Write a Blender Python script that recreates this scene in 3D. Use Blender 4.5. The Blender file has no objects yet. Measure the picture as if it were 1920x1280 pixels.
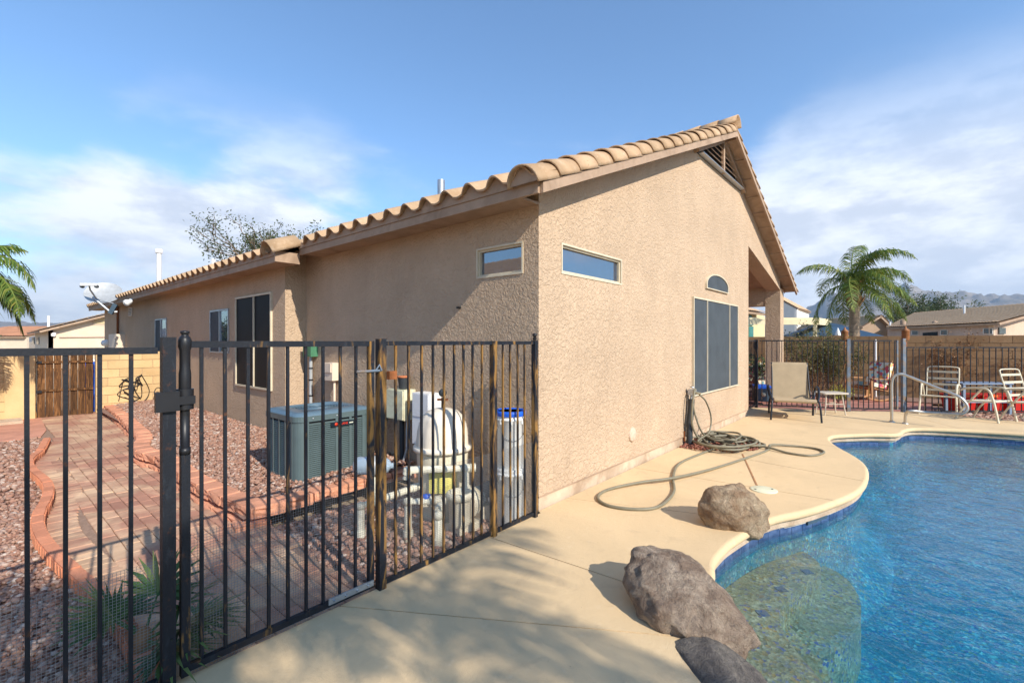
import bpy, bmesh, math, random
import numpy as np
from mathutils import Vector, Matrix, noise as mnoise
R = math.radians
SC = bpy.context.scene
COL = SC.collection

# ------------------------------------------------------------------ camera
FPX, HC = 870.0, 1.5
CX, CY = -3.275, -2.505
RX, RY, WX, WY = .652, -.758, .758, .652
cam = bpy.data.cameras.new('camera'); cam.sensor_width = 36; cam.lens = FPX/1920*36
cam.clip_start = .05; cam.clip_end = 30000
camo = bpy.data.objects.new('camera', cam); COL.objects.link(camo)
camo.location = (CX, CY, HC); camo.rotation_euler = (R(90), 0, -math.atan2(WX, WY))
SC.camera = camo

def ray(px, py):
    a = (px-960)/FPX
    return (a*RX+WX, a*RY+WY, (640-py)/FPX)
def at(px, py, t):
    d = ray(px, py); return (CX+d[0]*t, CY+d[1]*t, HC+d[2]*t)
def onz(px, py, z=0.): return at(px, py, (z-HC)/ray(px, py)[2])

# ------------------------------------------------------------------ sun, sky, exposure
SUN = Vector((-.165, -1, .679)).normalized()
sl = bpy.data.lights.new('sun', 'SUN'); sl.energy = 4.4; sl.angle = R(.53); sl.color = (1, .93, .82)
so = bpy.data.objects.new('sun', sl); COL.objects.link(so)
so.rotation_euler = (-SUN).to_track_quat('-Z', 'Y').to_euler(); so.location = (-3, -20, 15)
SC.view_settings.view_transform = 'Standard'; SC.view_settings.look = 'None'
SC.view_settings.exposure = .58; SC.view_settings.gamma = 1; SC.view_settings.use_curve_mapping = False
w = bpy.data.worlds.new('World'); SC.world = w; w.use_nodes = True
nt = w.node_tree; nt.nodes.clear()
def wn(t, **k):
    n = nt.nodes.new(t)
    for a, b in k.items(): setattr(n, a, b)
    return n
L = nt.links.new
out = wn('ShaderNodeOutputWorld'); bg = wn('ShaderNodeBackground'); L(bg.outputs[0], out.inputs[0])
bg.inputs[1].default_value = .135
sky = wn('ShaderNodeTexSky', sky_type='NISHITA'); sky.sun_disc = False
sky.sun_elevation = math.asin(SUN.z); sky.sun_rotation = R(188); sky.altitude = 700
sky.air_density = 1.0; sky.dust_density = .5; sky.ozone_density = 2.6
tc = wn('ShaderNodeTexCoord')
def vm(op, a, b=None):
    n = wn('ShaderNodeVectorMath', operation=op); L(a, n.inputs[0])
    if b is not None:
        if isinstance(b, tuple): n.inputs[1].default_value = b
        else: L(b, n.inputs[1])
    return n.outputs['Value' if op == 'DOT_PRODUCT' else 'Vector']
def ma(op, a, b=None, clamp=False):
    n = wn('ShaderNodeMath', operation=op); n.use_clamp = clamp
    for i, v in enumerate((a, b)):
        if v is None: continue
        if isinstance(v, (int, float)): n.inputs[i].default_value = v
        else: L(v, n.inputs[i])
    return n.outputs[0]
def mr(v, a, b, c=0., d=1.):
    n = wn('ShaderNodeMapRange', interpolation_type='SMOOTHSTEP'); L(v, n.inputs[0])
    for i, x in enumerate((a, b, c, d)): n.inputs[i+1].default_value = x
    return n.outputs[0]
dirv = vm('NORMALIZE', tc.outputs['Generated'])
def cdir(px, py):
    return tuple(Vector(ray(px, py)).normalized())
mp = wn('ShaderNodeMapping'); L(dirv, mp.inputs[0]); mp.inputs['Scale'].default_value = (1.6, 1.6, 4.2)
mp.inputs['Location'].default_value = (.8, .35, .2)
nz = wn('ShaderNodeTexNoise'); L(mp.outputs[0], nz.inputs['Vector'])
nz.inputs['Scale'].default_value = 1.7; nz.inputs['Detail'].default_value = 9; nz.inputs['Roughness'].default_value = .56
nz.inputs['Distortion'].default_value = .45
nz2 = wn('ShaderNodeTexNoise'); L(mp.outputs[0], nz2.inputs['Vector'])
nz2.inputs['Scale'].default_value = 5.; nz2.inputs['Detail'].default_value = 6; nz2.inputs['Roughness'].default_value = .6
clump = nz.outputs[0]
# broad cloud banks of this day's sky: one over the pool side, a wisp over the side yard, haze near the horizon
bank = None
for (px, py, inner, outer, amt) in ((1760, 420, .985, .93, .36), (1560, 480, .992, .955, .26), (2150, 460, .97, .88, .3), (440, 345, .995, .968, .27), (620, 400, .996, .970, .22), (60, 590, .985, .955, .17), (330, 560, .993, .97, .10)):
    dt = vm('DOT_PRODUCT', dirv, cdir(px, py))
    m_ = ma('MULTIPLY', mr(dt, outer, inner), amt)
    bank = m_ if bank is None else ma('ADD', bank, m_)
sep = wn('ShaderNodeSeparateXYZ'); L(dirv, sep.inputs[0])
low = mr(sep.outputs['Z'], .16, .0, 0., .14)
dens = ma('ADD', ma('ADD', clump, bank), low)
dens = ma('ADD', dens, ma('MULTIPLY', ma('SUBTRACT', nz2.outputs[0], .5), .14))
cl = mr(dens, .62, .93, 0., .95)
cl = ma('MULTIPLY', cl, mr(sep.outputs['Z'], .46, .22))
ccol = wn('ShaderNodeMixRGB'); L(mr(nz2.outputs[0], .36, .66), ccol.inputs[0])
ccol.inputs[1].default_value = (4.0, 4.3, 4.9, 1); ccol.inputs[2].default_value = (6.2, 6.3, 6.5, 1)
gain = wn('ShaderNodeMixRGB', blend_type='MULTIPLY'); gain.inputs[0].default_value = 1
L(sky.outputs[0], gain.inputs[1]); gain.inputs[2].default_value = (.99, 1.18, 1.26, 1)
mx = wn('ShaderNodeMixRGB'); L(cl, mx.inputs[0]); L(gain.outputs[0], mx.inputs[1]); L(ccol.outputs[0], mx.inputs[2])
L(mx.outputs[0], bg.inputs[0])

# ------------------------------------------------------------------ materials
MATS = {}
class NT:
    def __init__(s, name):
        s.m = bpy.data.materials.new(name); s.m.use_nodes = True
        s.t = s.m.node_tree; s.t.nodes.clear()
        s.o = s.n('ShaderNodeOutputMaterial'); s.g = s.n('ShaderNodeNewGeometry')
        s.p = s.n('ShaderNodeBsdfPrincipled'); s.l(s.p.outputs[0], s.o.inputs[0])
    def n(s, t, **k):
        n = s.t.nodes.new(t)
        for a, b in k.items(): setattr(n, a, b)
        return n
    def l(s, a, b): s.t.links.new(a, b)
    def pos(s, scale=(1, 1, 1)):
        m = s.n('ShaderNodeMapping'); s.l(s.g.outputs['Position'], m.inputs[0]); m.inputs['Scale'].default_value = scale
        return m.outputs[0]
    def noise(s, sc, det=4, rough=.55, dist=0., scale=(1, 1, 1)):
        n = s.n('ShaderNodeTexNoise'); s.l(s.pos(scale), n.inputs['Vector'])
        n.inputs['Scale'].default_value = sc; n.inputs['Detail'].default_value = det
        n.inputs['Roughness'].default_value = rough; n.inputs['Distortion'].default_value = dist
        return n.outputs[0]
    def vor(s, sc, feat='F1', out='Distance', rnd=1., scale=(1, 1, 1)):
        n = s.n('ShaderNodeTexVoronoi', feature=feat); s.l(s.pos(scale), n.inputs['Vector'])
        n.inputs['Scale'].default_value = sc; n.inputs['Randomness'].default_value = rnd
        return n.outputs[out]
    def ramp(s, f, stops, interp='LINEAR'):
        n = s.n('ShaderNodeValToRGB'); s.l(f, n.inputs[0]); e = n.color_ramp; e.interpolation = interp
        while len(e.elements) < len(stops): e.elements.new(.5)
        for el, (p, c) in zip(e.elements, stops):
            el.position = p; el.color = (*c, 1) if len(c) == 3 else c
        return n.outputs[0]
    def mix(s, f, a, b, mode='MIX'):
        n = s.n('ShaderNodeMixRGB', blend_type=mode)
        for i, v in enumerate((f, a, b)):
            if isinstance(v, (int, float)): n.inputs[i].default_value = v
            elif isinstance(v, tuple): n.inputs[i].default_value = (*v, 1)
            else: s.l(v, n.inputs[i])
        return n.outputs[0]
    def rng(s, v, a, b, c=0., d=1.):
        n = s.n('ShaderNodeMapRange'); s.l(v, n.inputs[0])
        for i, x in enumerate((a, b, c, d)): n.inputs[i+1].default_value = x
        return n.outputs[0]
    def bump(s, h, dist=.01, strength=1., prev=None):
        n = s.n('ShaderNodeBump'); s.l(h, n.inputs['Height']); n.inputs['Distance'].default_value = dist
        n.inputs['Strength'].default_value = strength
        if prev is not None: s.l(prev, n.inputs['Normal'])
        s.l(n.outputs[0], s.p.inputs['Normal']); return n.outputs[0]
    def set(s, col=None, rough=None, metal=None, spec=None):
        for k, v in (('Base Color', col), ('Roughness', rough), ('Metallic', metal), ('Specular IOR Level', spec)):
            if v is None: continue
            if isinstance(v, tuple): s.p.inputs[k].default_value = (*v, 1)
            elif isinstance(v, (int, float)): s.p.inputs[k].default_value = v
            else: s.l(v, s.p.inputs[k])
        return s

def mat(name, c, rough=.6, var=.12, nsc=6., bump=.0, bsc=60., metal=0., spec=.4, rnd=0., scale=(1, 1, 1), dirt=None, dsc=2.5):
    """plain painted / plastic / wood surface with slight mottling, optional per-object tint and a grime tone"""
    t = NT(name)
    lo = tuple(max(0, v*(1-var)) for v in c); hi = tuple(min(1, v*(1+var)) for v in c)
    col = t.ramp(t.noise(nsc, 5, scale=scale), [(.3, lo), (.7, hi)])
    if dirt: col = t.mix(t.ramp(t.noise(dsc, 6, .65, .6, scale), [(.48, (0, 0, 0)), (.66, (1, 1, 1))]), col, dirt)
    if rnd:
        oi = t.n('ShaderNodeObjectInfo')
        col = t.mix(1., col, t.ramp(oi.outputs['Random'], [(0, (1-rnd,)*3), (1, (1+rnd*.6, 1+rnd*.5, 1+rnd*.4))]), 'MULTIPLY')
    t.set(col, rough, metal, spec)
    if bump: t.bump(t.noise(bsc, 4, scale=scale), bump)
    MATS[name] = t.m
    return t.m

def make_materials():
    # stucco: troweled relief plus grit; colour mottled by weather
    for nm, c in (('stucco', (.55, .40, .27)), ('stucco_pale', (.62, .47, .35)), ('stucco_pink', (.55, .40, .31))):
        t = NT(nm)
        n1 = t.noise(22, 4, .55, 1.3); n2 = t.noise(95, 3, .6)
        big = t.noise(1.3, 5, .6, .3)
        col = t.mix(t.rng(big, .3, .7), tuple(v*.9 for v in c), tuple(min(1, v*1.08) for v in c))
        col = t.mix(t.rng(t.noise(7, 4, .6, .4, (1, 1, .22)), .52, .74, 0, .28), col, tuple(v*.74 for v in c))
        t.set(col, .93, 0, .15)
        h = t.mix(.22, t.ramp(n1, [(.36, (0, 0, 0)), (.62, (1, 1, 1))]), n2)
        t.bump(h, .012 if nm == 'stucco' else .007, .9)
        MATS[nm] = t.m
    # deck concrete
    t = NT('deck')
    c = (.71, .52, .30)
    col = t.mix(t.rng(t.noise(1.1, 6, .62, .5), .3, .72), tuple(v*.88 for v in c), tuple(v*1.05 for v in c))
    col = t.mix(t.rng(t.noise(3.7, 7, .7, 1.2), .56, .75, 0, .42), col, (.44, .315, .20))
    col = t.mix(t.rng(t.noise(11, 5, .6), .6, .74, 0, .25), col, (.78, .63, .43))
    col = t.mix(t.rng(t.vor(9), .0, .035, .75, 0), col, (.25, .17, .10))
    t.set(col, .84, 0, .25)
    b = t.bump(t.noise(160, 3, .6), .0022); t.bump(t.noise(26, 4, .6), .004, .7, b)
    MATS['deck'] = t.m
    # gravel stones: one colour per stone
    for nm, st in (('gravel', [(0, (.20, .10, .07)), (.25, (.40, .21, .145)), (.5, (.48, .285, .20)), (.75, (.32, .19, .145)), (.9, (.52, .37, .29)), (1, (.6, .48, .40))]),
                   ('lava', [(0, (.17, .06, .04)), (.5, (.34, .13, .09)), (1, (.46, .22, .15))])):
        t = NT(nm)
        col = t.ramp(t.g.outputs['Random Per Island'], st)
        col = t.mix(.35, col, t.ramp(t.noise(120, 3), [(.3, (.3, .3, .3)), (.7, (1, 1, 1))]), 'MULTIPLY')
        t.set(col, .9, 0, .2); t.bump(t.noise(180, 3), .002); MATS[nm] = t.m
    mat('gravel_bed', (.26, .155, .115), .95, .3, 30, .01, 45)
    t = NT('ground'); t.set(t.ramp(t.noise(.25, 7, .6), [(.3, (.33, .25, .17)), (.7, (.44, .35, .25))]), .95, 0, .1); t.bump(t.noise(9, 5), .03); MATS['ground'] = t.m
    # brick pavers
    t = NT('brick'); oi = t.n('ShaderNodeObjectInfo')
    col = t.mix(t.rng(t.noise(1.7, 5, .6, .6), .40, .62), (.44, .225, .155), (.66, .45, .29))
    col = t.mix(t.rng(t.noise(9, 5, .65), .5, .75, 0, .45), col, (.31, .165, .12))
    col = t.mix(1., col, t.ramp(oi.outputs['Random'], [(0, (.78, .76, .75)), (1, (1.12, 1.1, 1.06))]), 'MULTIPLY')
    t.set(col, .9, 0, .2); t.bump(t.noise(70, 5, .6), .004); MATS['brick'] = t.m
    mat('joint_sand', (.30, .19, .13), .95, .25, 40)
    # cast edging and retaining block
    for nm, c in (('edging', (.70, .285, .16)), ('retaining', (.72, .335, .205))):
        t = NT(nm); oi = t.n('ShaderNodeObjectInfo')
        col = t.mix(t.rng(t.noise(4, 6, .65), .35, .7), tuple(v*.8 for v in c), tuple(min(1, v*1.1) for v in c))
        col = t.mix(1., col, t.ramp(oi.outputs['Random'], [(0, (.85,)*3), (1, (1.1, 1.08, 1.05))]), 'MULTIPLY')
        t.set(col, .92, 0, .2); t.bump(t.noise(45, 5, .65), .008); MATS[nm] = t.m
    mat('red_slab', (.58, .27, .175), .85, .15, 3, .003, 90, dirt=(.45, .2, .13))
    mat('patio_paver', (.50, .215, .16), .85, .15, 3, .003, 60, rnd=.15)
    # slump block walls
    t = NT('block'); oi = t.n('ShaderNodeObjectInfo')
    col = t.mix(t.rng(t.noise(2.2, 6, .6), .3, .7), (.57, .385, .19), (.69, .49, .26))
    col = t.mix(1., col, t.ramp(oi.outputs['Random'], [(0, (.86, .85, .84)), (1, (1.08, 1.07, 1.05))]), 'MULTIPLY')
    t.set(col, .93, 0, .15); t.bump(t.noise(60, 4), .005); MATS['block'] = t.m
    t = NT('block_brown'); oi = t.n('ShaderNodeObjectInfo')
    col = t.mix(t.rng(t.noise(2.2, 6, .6), .3, .7), (.34, .205, .10), (.43, .27, .14))
    col = t.mix(1., col, t.ramp(oi.outputs['Random'], [(0, (.86, .85, .84)), (1, (1.1, 1.08, 1.05))]), 'MULTIPLY')
    t.set(col, .93, 0, .15); t.bump(t.noise(60, 4), .005); MATS['block_brown'] = t.m
    mat('mortar', (.42, .30, .18), .95, .15, 20)
    mat('mortar_dark', (.33, .21, .115), .95, .15, 20)
    # roof tile
    t = NT('tile'); oi = t.n('ShaderNodeObjectInfo')
    col = t.mix(t.rng(t.noise(3.5, 6, .65, .4), .3, .7), (.40, .265, .155), (.54, .385, .25))
    col = t.mix(t.rng(t.noise(11, 5, .6), .55, .75, 0, .5), col, (.68, .55, .42))
    col = t.mix(t.rng(t.noise(25, 4, .7), .62, .72, 0, .7), col, (.24, .16, .10))
    col = t.mix(1., col, t.ramp(oi.outputs['Random'], [(0, (.88, .85, .80)), (1, (1.1, 1.05, 1.0))]), 'MULTIPLY')
    t.set(col, .9, 0, .2); t.bump(t.noise(70, 5), .004); MATS['tile'] = t.m
    mat('trim', (.40, .275, .185), .8, .12, 5, .002, 80, scale=(1, 1, 1), dirt=(.30, .2, .13))
    mat('stem', (.55, .42, .30), .92, .15, 5, .004, 60, dirt=(.38, .27, .18))
    mat('cream_metal', (.62, .53, .38), .55, .1)
    mat('sun_screen', (.055, .066, .075), .75, .18, 3.5, .001, 400)
    mat('dark_screen', (.006, .0065, .008), .6, .25, 2, spec=.2)
    t = NT('glass'); t.set((.008, .03, .075), .015, 0, 1.); t.p.inputs['IOR'].default_value = 2.3  # blue of the reflected sky is partly tinted into the base colour
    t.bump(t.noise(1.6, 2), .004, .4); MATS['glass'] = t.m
    t = NT('teal_glass'); t.set((.06, .26, .25), .1, 0, .6); MATS['teal_glass'] = t.m
    # fence iron: black-blue paint worn through to ochre rust
    for nm, a, b, sc in (('iron', .58, .70, (6, 6, 1.3)), ('iron_rusty', .475, .585, (6, 6, 1.2)), ('iron_clean', .74, .86, (8, 8, 1.6))):
        t = NT(nm)
        n = t.noise(2.6, 6, .6, .8, sc)
        col = t.mix(t.rng(n, a, b), (.008, .010, .015), (.25, .13, .034))
        col = t.mix(t.rng(t.noise(5, 5, .6, .4, sc), .58, .70, 0, .7), col, (.022, .028, .036))
        col = t.mix(t.rng(t.noise(17, 5, .7), .60, .72, 0, .6), col, (.12, .042, .012))
        t.set(col, t.rng(n, a-.1, b, .48, .85), 0, .35); t.bump(t.noise(90, 4), .001); MATS[nm] = t.m
    mat('steel', (.56, .51, .44), .34, .08, 8, 0, 60, .75); mat('post_paint', (.13, .17, .22), .5, .25, 8, dirt=(.25, .15, .06), dsc=5)
    mat('galv', (.45, .47, .49), .45, .12, 14, 0, 60, .8)
    mat('wire', (.25, .26, .27), .5, .2, 40, 0, 60, .6)
    mat('black_plastic', (.012, .012, .014), .42, .2, 9)
    mat('pvc', (.68, .65, .52), .45, .08, 7, .0, 60, dirt=(.50, .45, .34), dsc=4)
    mat('tank', (.74, .655, .53), .48, .05, 5, 0, 60, dirt=(.62, .54, .43), dsc=3)
    mat('tank_body', (.72, .66, .50), .5, .06, 5, 0, 60, dirt=(.55, .48, .36), dsc=3)
    mat('white_plastic', (.80, .80, .77), .4, .04, 6)
    mat('blue_plastic', (.012, .10, .56), .4, .1, 6)
    mat('pump_motor', (.05, .085, .12), .45, .15, 9)
    mat('ac_green', (.088, .125, .128), .5, .1, 5, .001, 120)
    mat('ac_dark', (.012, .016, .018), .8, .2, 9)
    mat('ac_top', (.10, .16, .21), .42, .12, 5)
    mat('badge', (.012, .02, .03), .3, .1); mat('red_paint', (.75, .045, .012), .4, .05); mat('pale_paint', (.6, .62, .5), .5, .05)
    mat('box_cream', (.70, .68, .48), .5, .06, 6, dirt=(.5, .42, .28)); mat('box_white', (.80, .79, .77), .45, .04, 6)
    mat('box_green', (.06, .19, .10), .55, .12, 9); mat('box_beige', (.74, .60, .46), .6, .06)
    mat('rust', (.26, .085, .025), .85, .3, 14, .003, 60); mat('terracotta', (.50, .17, .07), .85, .15, 10)
    mat('conduit', (.42, .43, .43), .5, .12, 12, 0, 60, .3); mat('pipe_grey', (.035, .04, .045), .5, .2, 10)
    mat('label_yellow', (.74, .66, .17), .6, .1, 25); mat('hose', (.205, .18, .12), .5, .12, 14); mat('brass', (.62, .52, .33), .35, .1, 9, 0, 60, .7)
    mat('maroon', (.16, .02, .06), .5)
    t = NT('jug'); t.set((.60, .74, .86), .12, 0, .5); t.p.inputs['Transmission Weight'].default_value = .55; MATS['jug'] = t.m
    # boulder stone
    for nm, a, b, c in (('boulder', (.29, .20, .14), (.54, .42, .31), (.19, .15, .125)), ('boulder_warm', (.34, .215, .125), (.56, .42, .275), (.22, .15, .10)), ('boulder_dark', (.19, .165, .145), (.36, .31, .25), (.10, .095, .095))):
        t = NT(nm)
        col = t.mix(t.rng(t.noise(5.5, 8, .68, .9), .40, .60), a, b)
        col = t.mix(t.rng(t.noise(9, 6, .7, 1.5), .52, .68, 0, .75), col, c)
        col = t.mix(t.rng(t.noise(130, 3, .6), .57, .7, 0, .5), col, tuple(v*.3 for v in c))
        col = t.mix(t.rng(t.noise(15, 5, .7), .63, .75, 0, .35), col, tuple(min(1, v*1.6) for v in b))
        t.set(col, .86, 0, .25); bb = t.bump(t.noise(17, 9, .72, .6), .06); t.bump(t.noise(140, 4, .7), .004, 1, bb); MATS[nm] = t.m
    # pool finish: multi-coloured pebble plaster
    for nm, dark, mid, lite in (('pebble_deep', (.010, .13, .23), (.028, .25, .38), (.24, .58, .60)), ('pebble_shelf', (.13, .125, .075), (.30, .285, .18), (.46, .43, .29))):
        t = NT(nm)
        v = t.n('ShaderNodeTexVoronoi'); t.l(t.pos(), v.inputs['Vector']); v.inputs['Scale'].default_value = 46
        sep = t.n('ShaderNodeSeparateColor'); t.l(v.outputs['Color'], sep.inputs[0])
        col = t.ramp(sep.outputs[0], [(0, dark), (.45, mid), (.82, mid), (.93, lite), (1, lite)])
        col = t.mix(t.rng(sep.outputs[1], .86, .9, 0, .7), col, (.40, .22, .05) if nm == 'pebble_shelf' else (.30, .33, .12))
        col = t.mix(t.rng(sep.outputs[2], .9, .92, 0, .8), col, (.02, .06, .32))
        col = t.mix(t.rng(t.noise(2.6, 6, .65, 1.), .42, .62, 0, .75), col, tuple(v*.55 for v in mid))
        t.set(col, .8, 0, .2); t.bump(v.outputs['Distance'], .006); MATS[nm] = t.m
    t = NT('pool_tile'); oi = t.n('ShaderNodeObjectInfo')
    t.set(t.mix(1., t.mix(t.rng(t.noise(14, 5), .35, .7), (.03, .062, .16), (.10, .155, .29)), t.ramp(oi.outputs['Random'], [(0, (.75,)*3), (1, (1.15,)*3)]), 'MULTIPLY'), .16, 0, .5); MATS['pool_tile'] = t.m
    mat('scale_line', (.66, .60, .48), .9, .15, 12, .004, 60, dirt=(.5, .42, .3), dsc=7)
    # water
    t = NT('water'); t.t.nodes.remove(t.p)
    gl = t.n('ShaderNodeBsdfGlossy'); gl.inputs['Roughness'].default_value = .008; gl.inputs['Color'].default_value = (1, 1, 1, 1)
    tr = t.n('ShaderNodeBsdfTransparent'); tr.inputs['Color'].default_value = (.96, .99, 1, 1)
    rf = t.n('ShaderNodeBsdfRefraction'); rf.inputs['IOR'].default_value = 1.33; rf.inputs['Roughness'].default_value = 0; rf.inputs['Color'].default_value = (.97, .99, 1, 1)
    b1 = t.n('ShaderNodeBump'); t.l(t.noise(3.2, 4, .5, .8), b1.inputs['Height']); b1.inputs['Distance'].default_value = .030; b1.inputs['Strength'].default_value = .7
    b2 = t.n('ShaderNodeBump'); t.l(t.noise(13, 3, .55, .5), b2.inputs['Height']); b2.inputs['Distance'].default_value = .007; t.l(b1.outputs[0], b2.inputs['Normal'])
    for n_ in (gl, rf): t.l(b2.outputs[0], n_.inputs['Normal'])
    # Schlick reflectance, the same from above and below the surface
    dt = t.n('ShaderNodeVectorMath', operation='DOT_PRODUCT'); t.l(t.g.outputs['Incoming'], dt.inputs[0]); t.l(b2.outputs[0], dt.inputs[1])
    def mt(op, a, b=None):
        n_ = t.n('ShaderNodeMath', operation=op)
        for i_, v_ in enumerate((a, b)):
            if v_ is None: continue
            if isinstance(v_, (int, float)): n_.inputs[i_].default_value = v_
            else: t.l(v_, n_.inputs[i_])
        return n_.outputs[0]
    fres = mt('ADD', mt('MULTIPLY', mt('POWER', mt('SUBTRACT', 1., mt('MINIMUM', mt('ABSOLUTE', dt.outputs['Value']), 1.)), 5.), .98), .02)
    m1 = t.n('ShaderNodeMixShader'); m1.inputs[0].default_value = .30; t.l(tr.outputs[0], m1.inputs[1]); t.l(rf.outputs[0], m1.inputs[2])
    m2 = t.n('ShaderNodeMixShader'); t.l(fres, m2.inputs[0]); t.l(m1.outputs[0], m2.inputs[1]); t.l(gl.outputs[0], m2.inputs[2])
    t.l(m2.outputs[0], t.o.inputs[0])
    va = t.n('ShaderNodeVolumeAbsorption'); va.inputs['Color'].default_value = (.20, .82, .94, 1); va.inputs['Density'].default_value = .50
    t.l(va.outputs[0], t.o.inputs['Volume']); MATS['water'] = t.m
    # furniture
    mat('sling', (.40, .305, .19), .85, .08, 5, .001, 350); mat('chair_black', (.014, .017, .024), .4, .2, 10)
    mat('chair_cream', (.66, .585, .435), .5, .06, 8); mat('table_tan', (.56, .49, .39), .5, .08); mat('table_blue', (.20, .25, .33), .45, .1)
    mat('bin_red', (.56, .02, .012), .45, .12, 5); mat('bin_orange', (.85, .13, .02), .45, .1)
    t = NT('floral'); v = t.n('ShaderNodeTexVoronoi'); t.l(t.pos(), v.inputs['Vector']); v.inputs['Scale'].default_value = 13
    sep = t.n('ShaderNodeSeparateColor'); t.l(v.outputs['Color'], sep.inputs[0])
    col = t.ramp(sep.outputs[0], [(0, (.75, .70, .55)), (.45, (.78, .50, .20)), (.6, (.62, .10, .12)), (.75, (.25, .50, .55)), (.86, (.75, .30, .08)), (.94, (.45, .08, .14))], 'CONSTANT')
    t.set(col, .9, 0, .1); MATS['floral'] = t.m
    mat('wood', (.40, .20, .09), .7, .3, 5, .002, 40, scale=(6, 6, 1), rnd=.15)
    t = NT('gate_wood'); oi = t.n('ShaderNodeObjectInfo')
    col = t.ramp(t.noise(3.2, 7, .65, 1.2, (9, 9, .8)), [(.28, (.03, .016, .010)), (.5, (.10, .048, .02)), (.64, (.25, .12, .045)), (.8, (.14, .095, .065))])
    col = t.mix(1., col, t.ramp(oi.outputs['Random'], [(0, (.75,)*3), (1, (1.2, 1.15, 1.1))]), 'MULTIPLY')
    t.set(col, .85, 0, .2); t.bump(t.noise(14, 5, .6, 0, (5, 5, .5)), .004); MATS['gate_wood'] = t.m
    # leaves: colour varies per leaf and some light passes through
    for nm, st in (('palm_leaf', [(0, (.055, .11, .018)), (.5, (.14, .21, .03)), (1, (.32, .30, .06))]), ('fan_leaf', [(0, (.045, .10, .035)), (.6, (.09, .17, .05)), (1, (.22, .25, .09))]),
                   ('mesquite', [(0, (.04, .055, .02)), (.6, (.075, .10, .035)), (1, (.13, .14, .055))]), ('shrub', [(0, (.045, .06, .02)), (.5, (.10, .115, .035)), (1, (.22, .17, .06))]),
                   ('dry_shrub', [(0, (.13, .055, .025)), (.5, (.25, .12, .05)), (1, (.36, .2, .09))]), ('yellow_shrub', [(0, (.20, .24, .03)), (1, (.42, .40, .05))]), ('far_leaf', [(0, (.05, .075, .035)), (1, (.11, .14, .06))])):
        t = NT(nm); c = t.ramp(t.g.outputs['Random Per Island'], st); t.set(c, .55, 0, .35)
        tl = t.n('ShaderNodeBsdfTranslucent'); t.l(c, tl.inputs[0]); mxs = t.n('ShaderNodeMixShader'); mxs.inputs[0].default_value = .28
        t.l(t.p.outputs[0], mxs.inputs[1]); t.l(tl.outputs[0], mxs.inputs[2]); t.l(mxs.outputs[0], t.o.inputs[0]); MATS[nm] = t.m
    mat('bark', (.20, .135, .085), .95, .35, 9, .02, 22); mat('palm_trunk', (.34, .245, .165), .95, .3, 5, .02, 20, scale=(1, 1, 4)); mat('palm_boot', (.30, .155, .07), .95, .35, 10, .01, 30)
    mat('twig', (.17, .10, .06), .9, .3)
    # neighbours and hills
    mat('paint_cream', (.66, .54, .40), .9, .06, 2, .004, 50); mat('paint_white', (.72, .68, .61), .9, .05, 2); mat('paint_yellow', (.70, .56, .30), .9, .06, 2); mat('paint_brown', (.40, .28, .19), .9, .08, 2)
    mat('garage', (.74, .63, .47), .6, .04, 2); mat('pergola', (.70, .60, .38), .6, .06); mat('canopy_blue', (.035, .075, .13), .6, .15, 1.5)
    mat('roof_red', (.44, .20, .105), .9, .2, 1.5, .02, 12); mat('far_window', (.10, .12, .12), .2, .2)
    t = NT('mountain'); n = t.noise(.004, 9, .62, .5); col = t.ramp(n, [(.35, (.11, .10, .075)), (.52, (.21, .17, .125)), (.7, (.36, .30, .235))]); t.set(col, .95, 0, .1); MATS['mountain'] = t.m
    mat('lantern', (.30, .12, .04), .6, .3, 20); mat('fabric_white', (.74, .76, .78), .9, .05)
make_materials()

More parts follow.
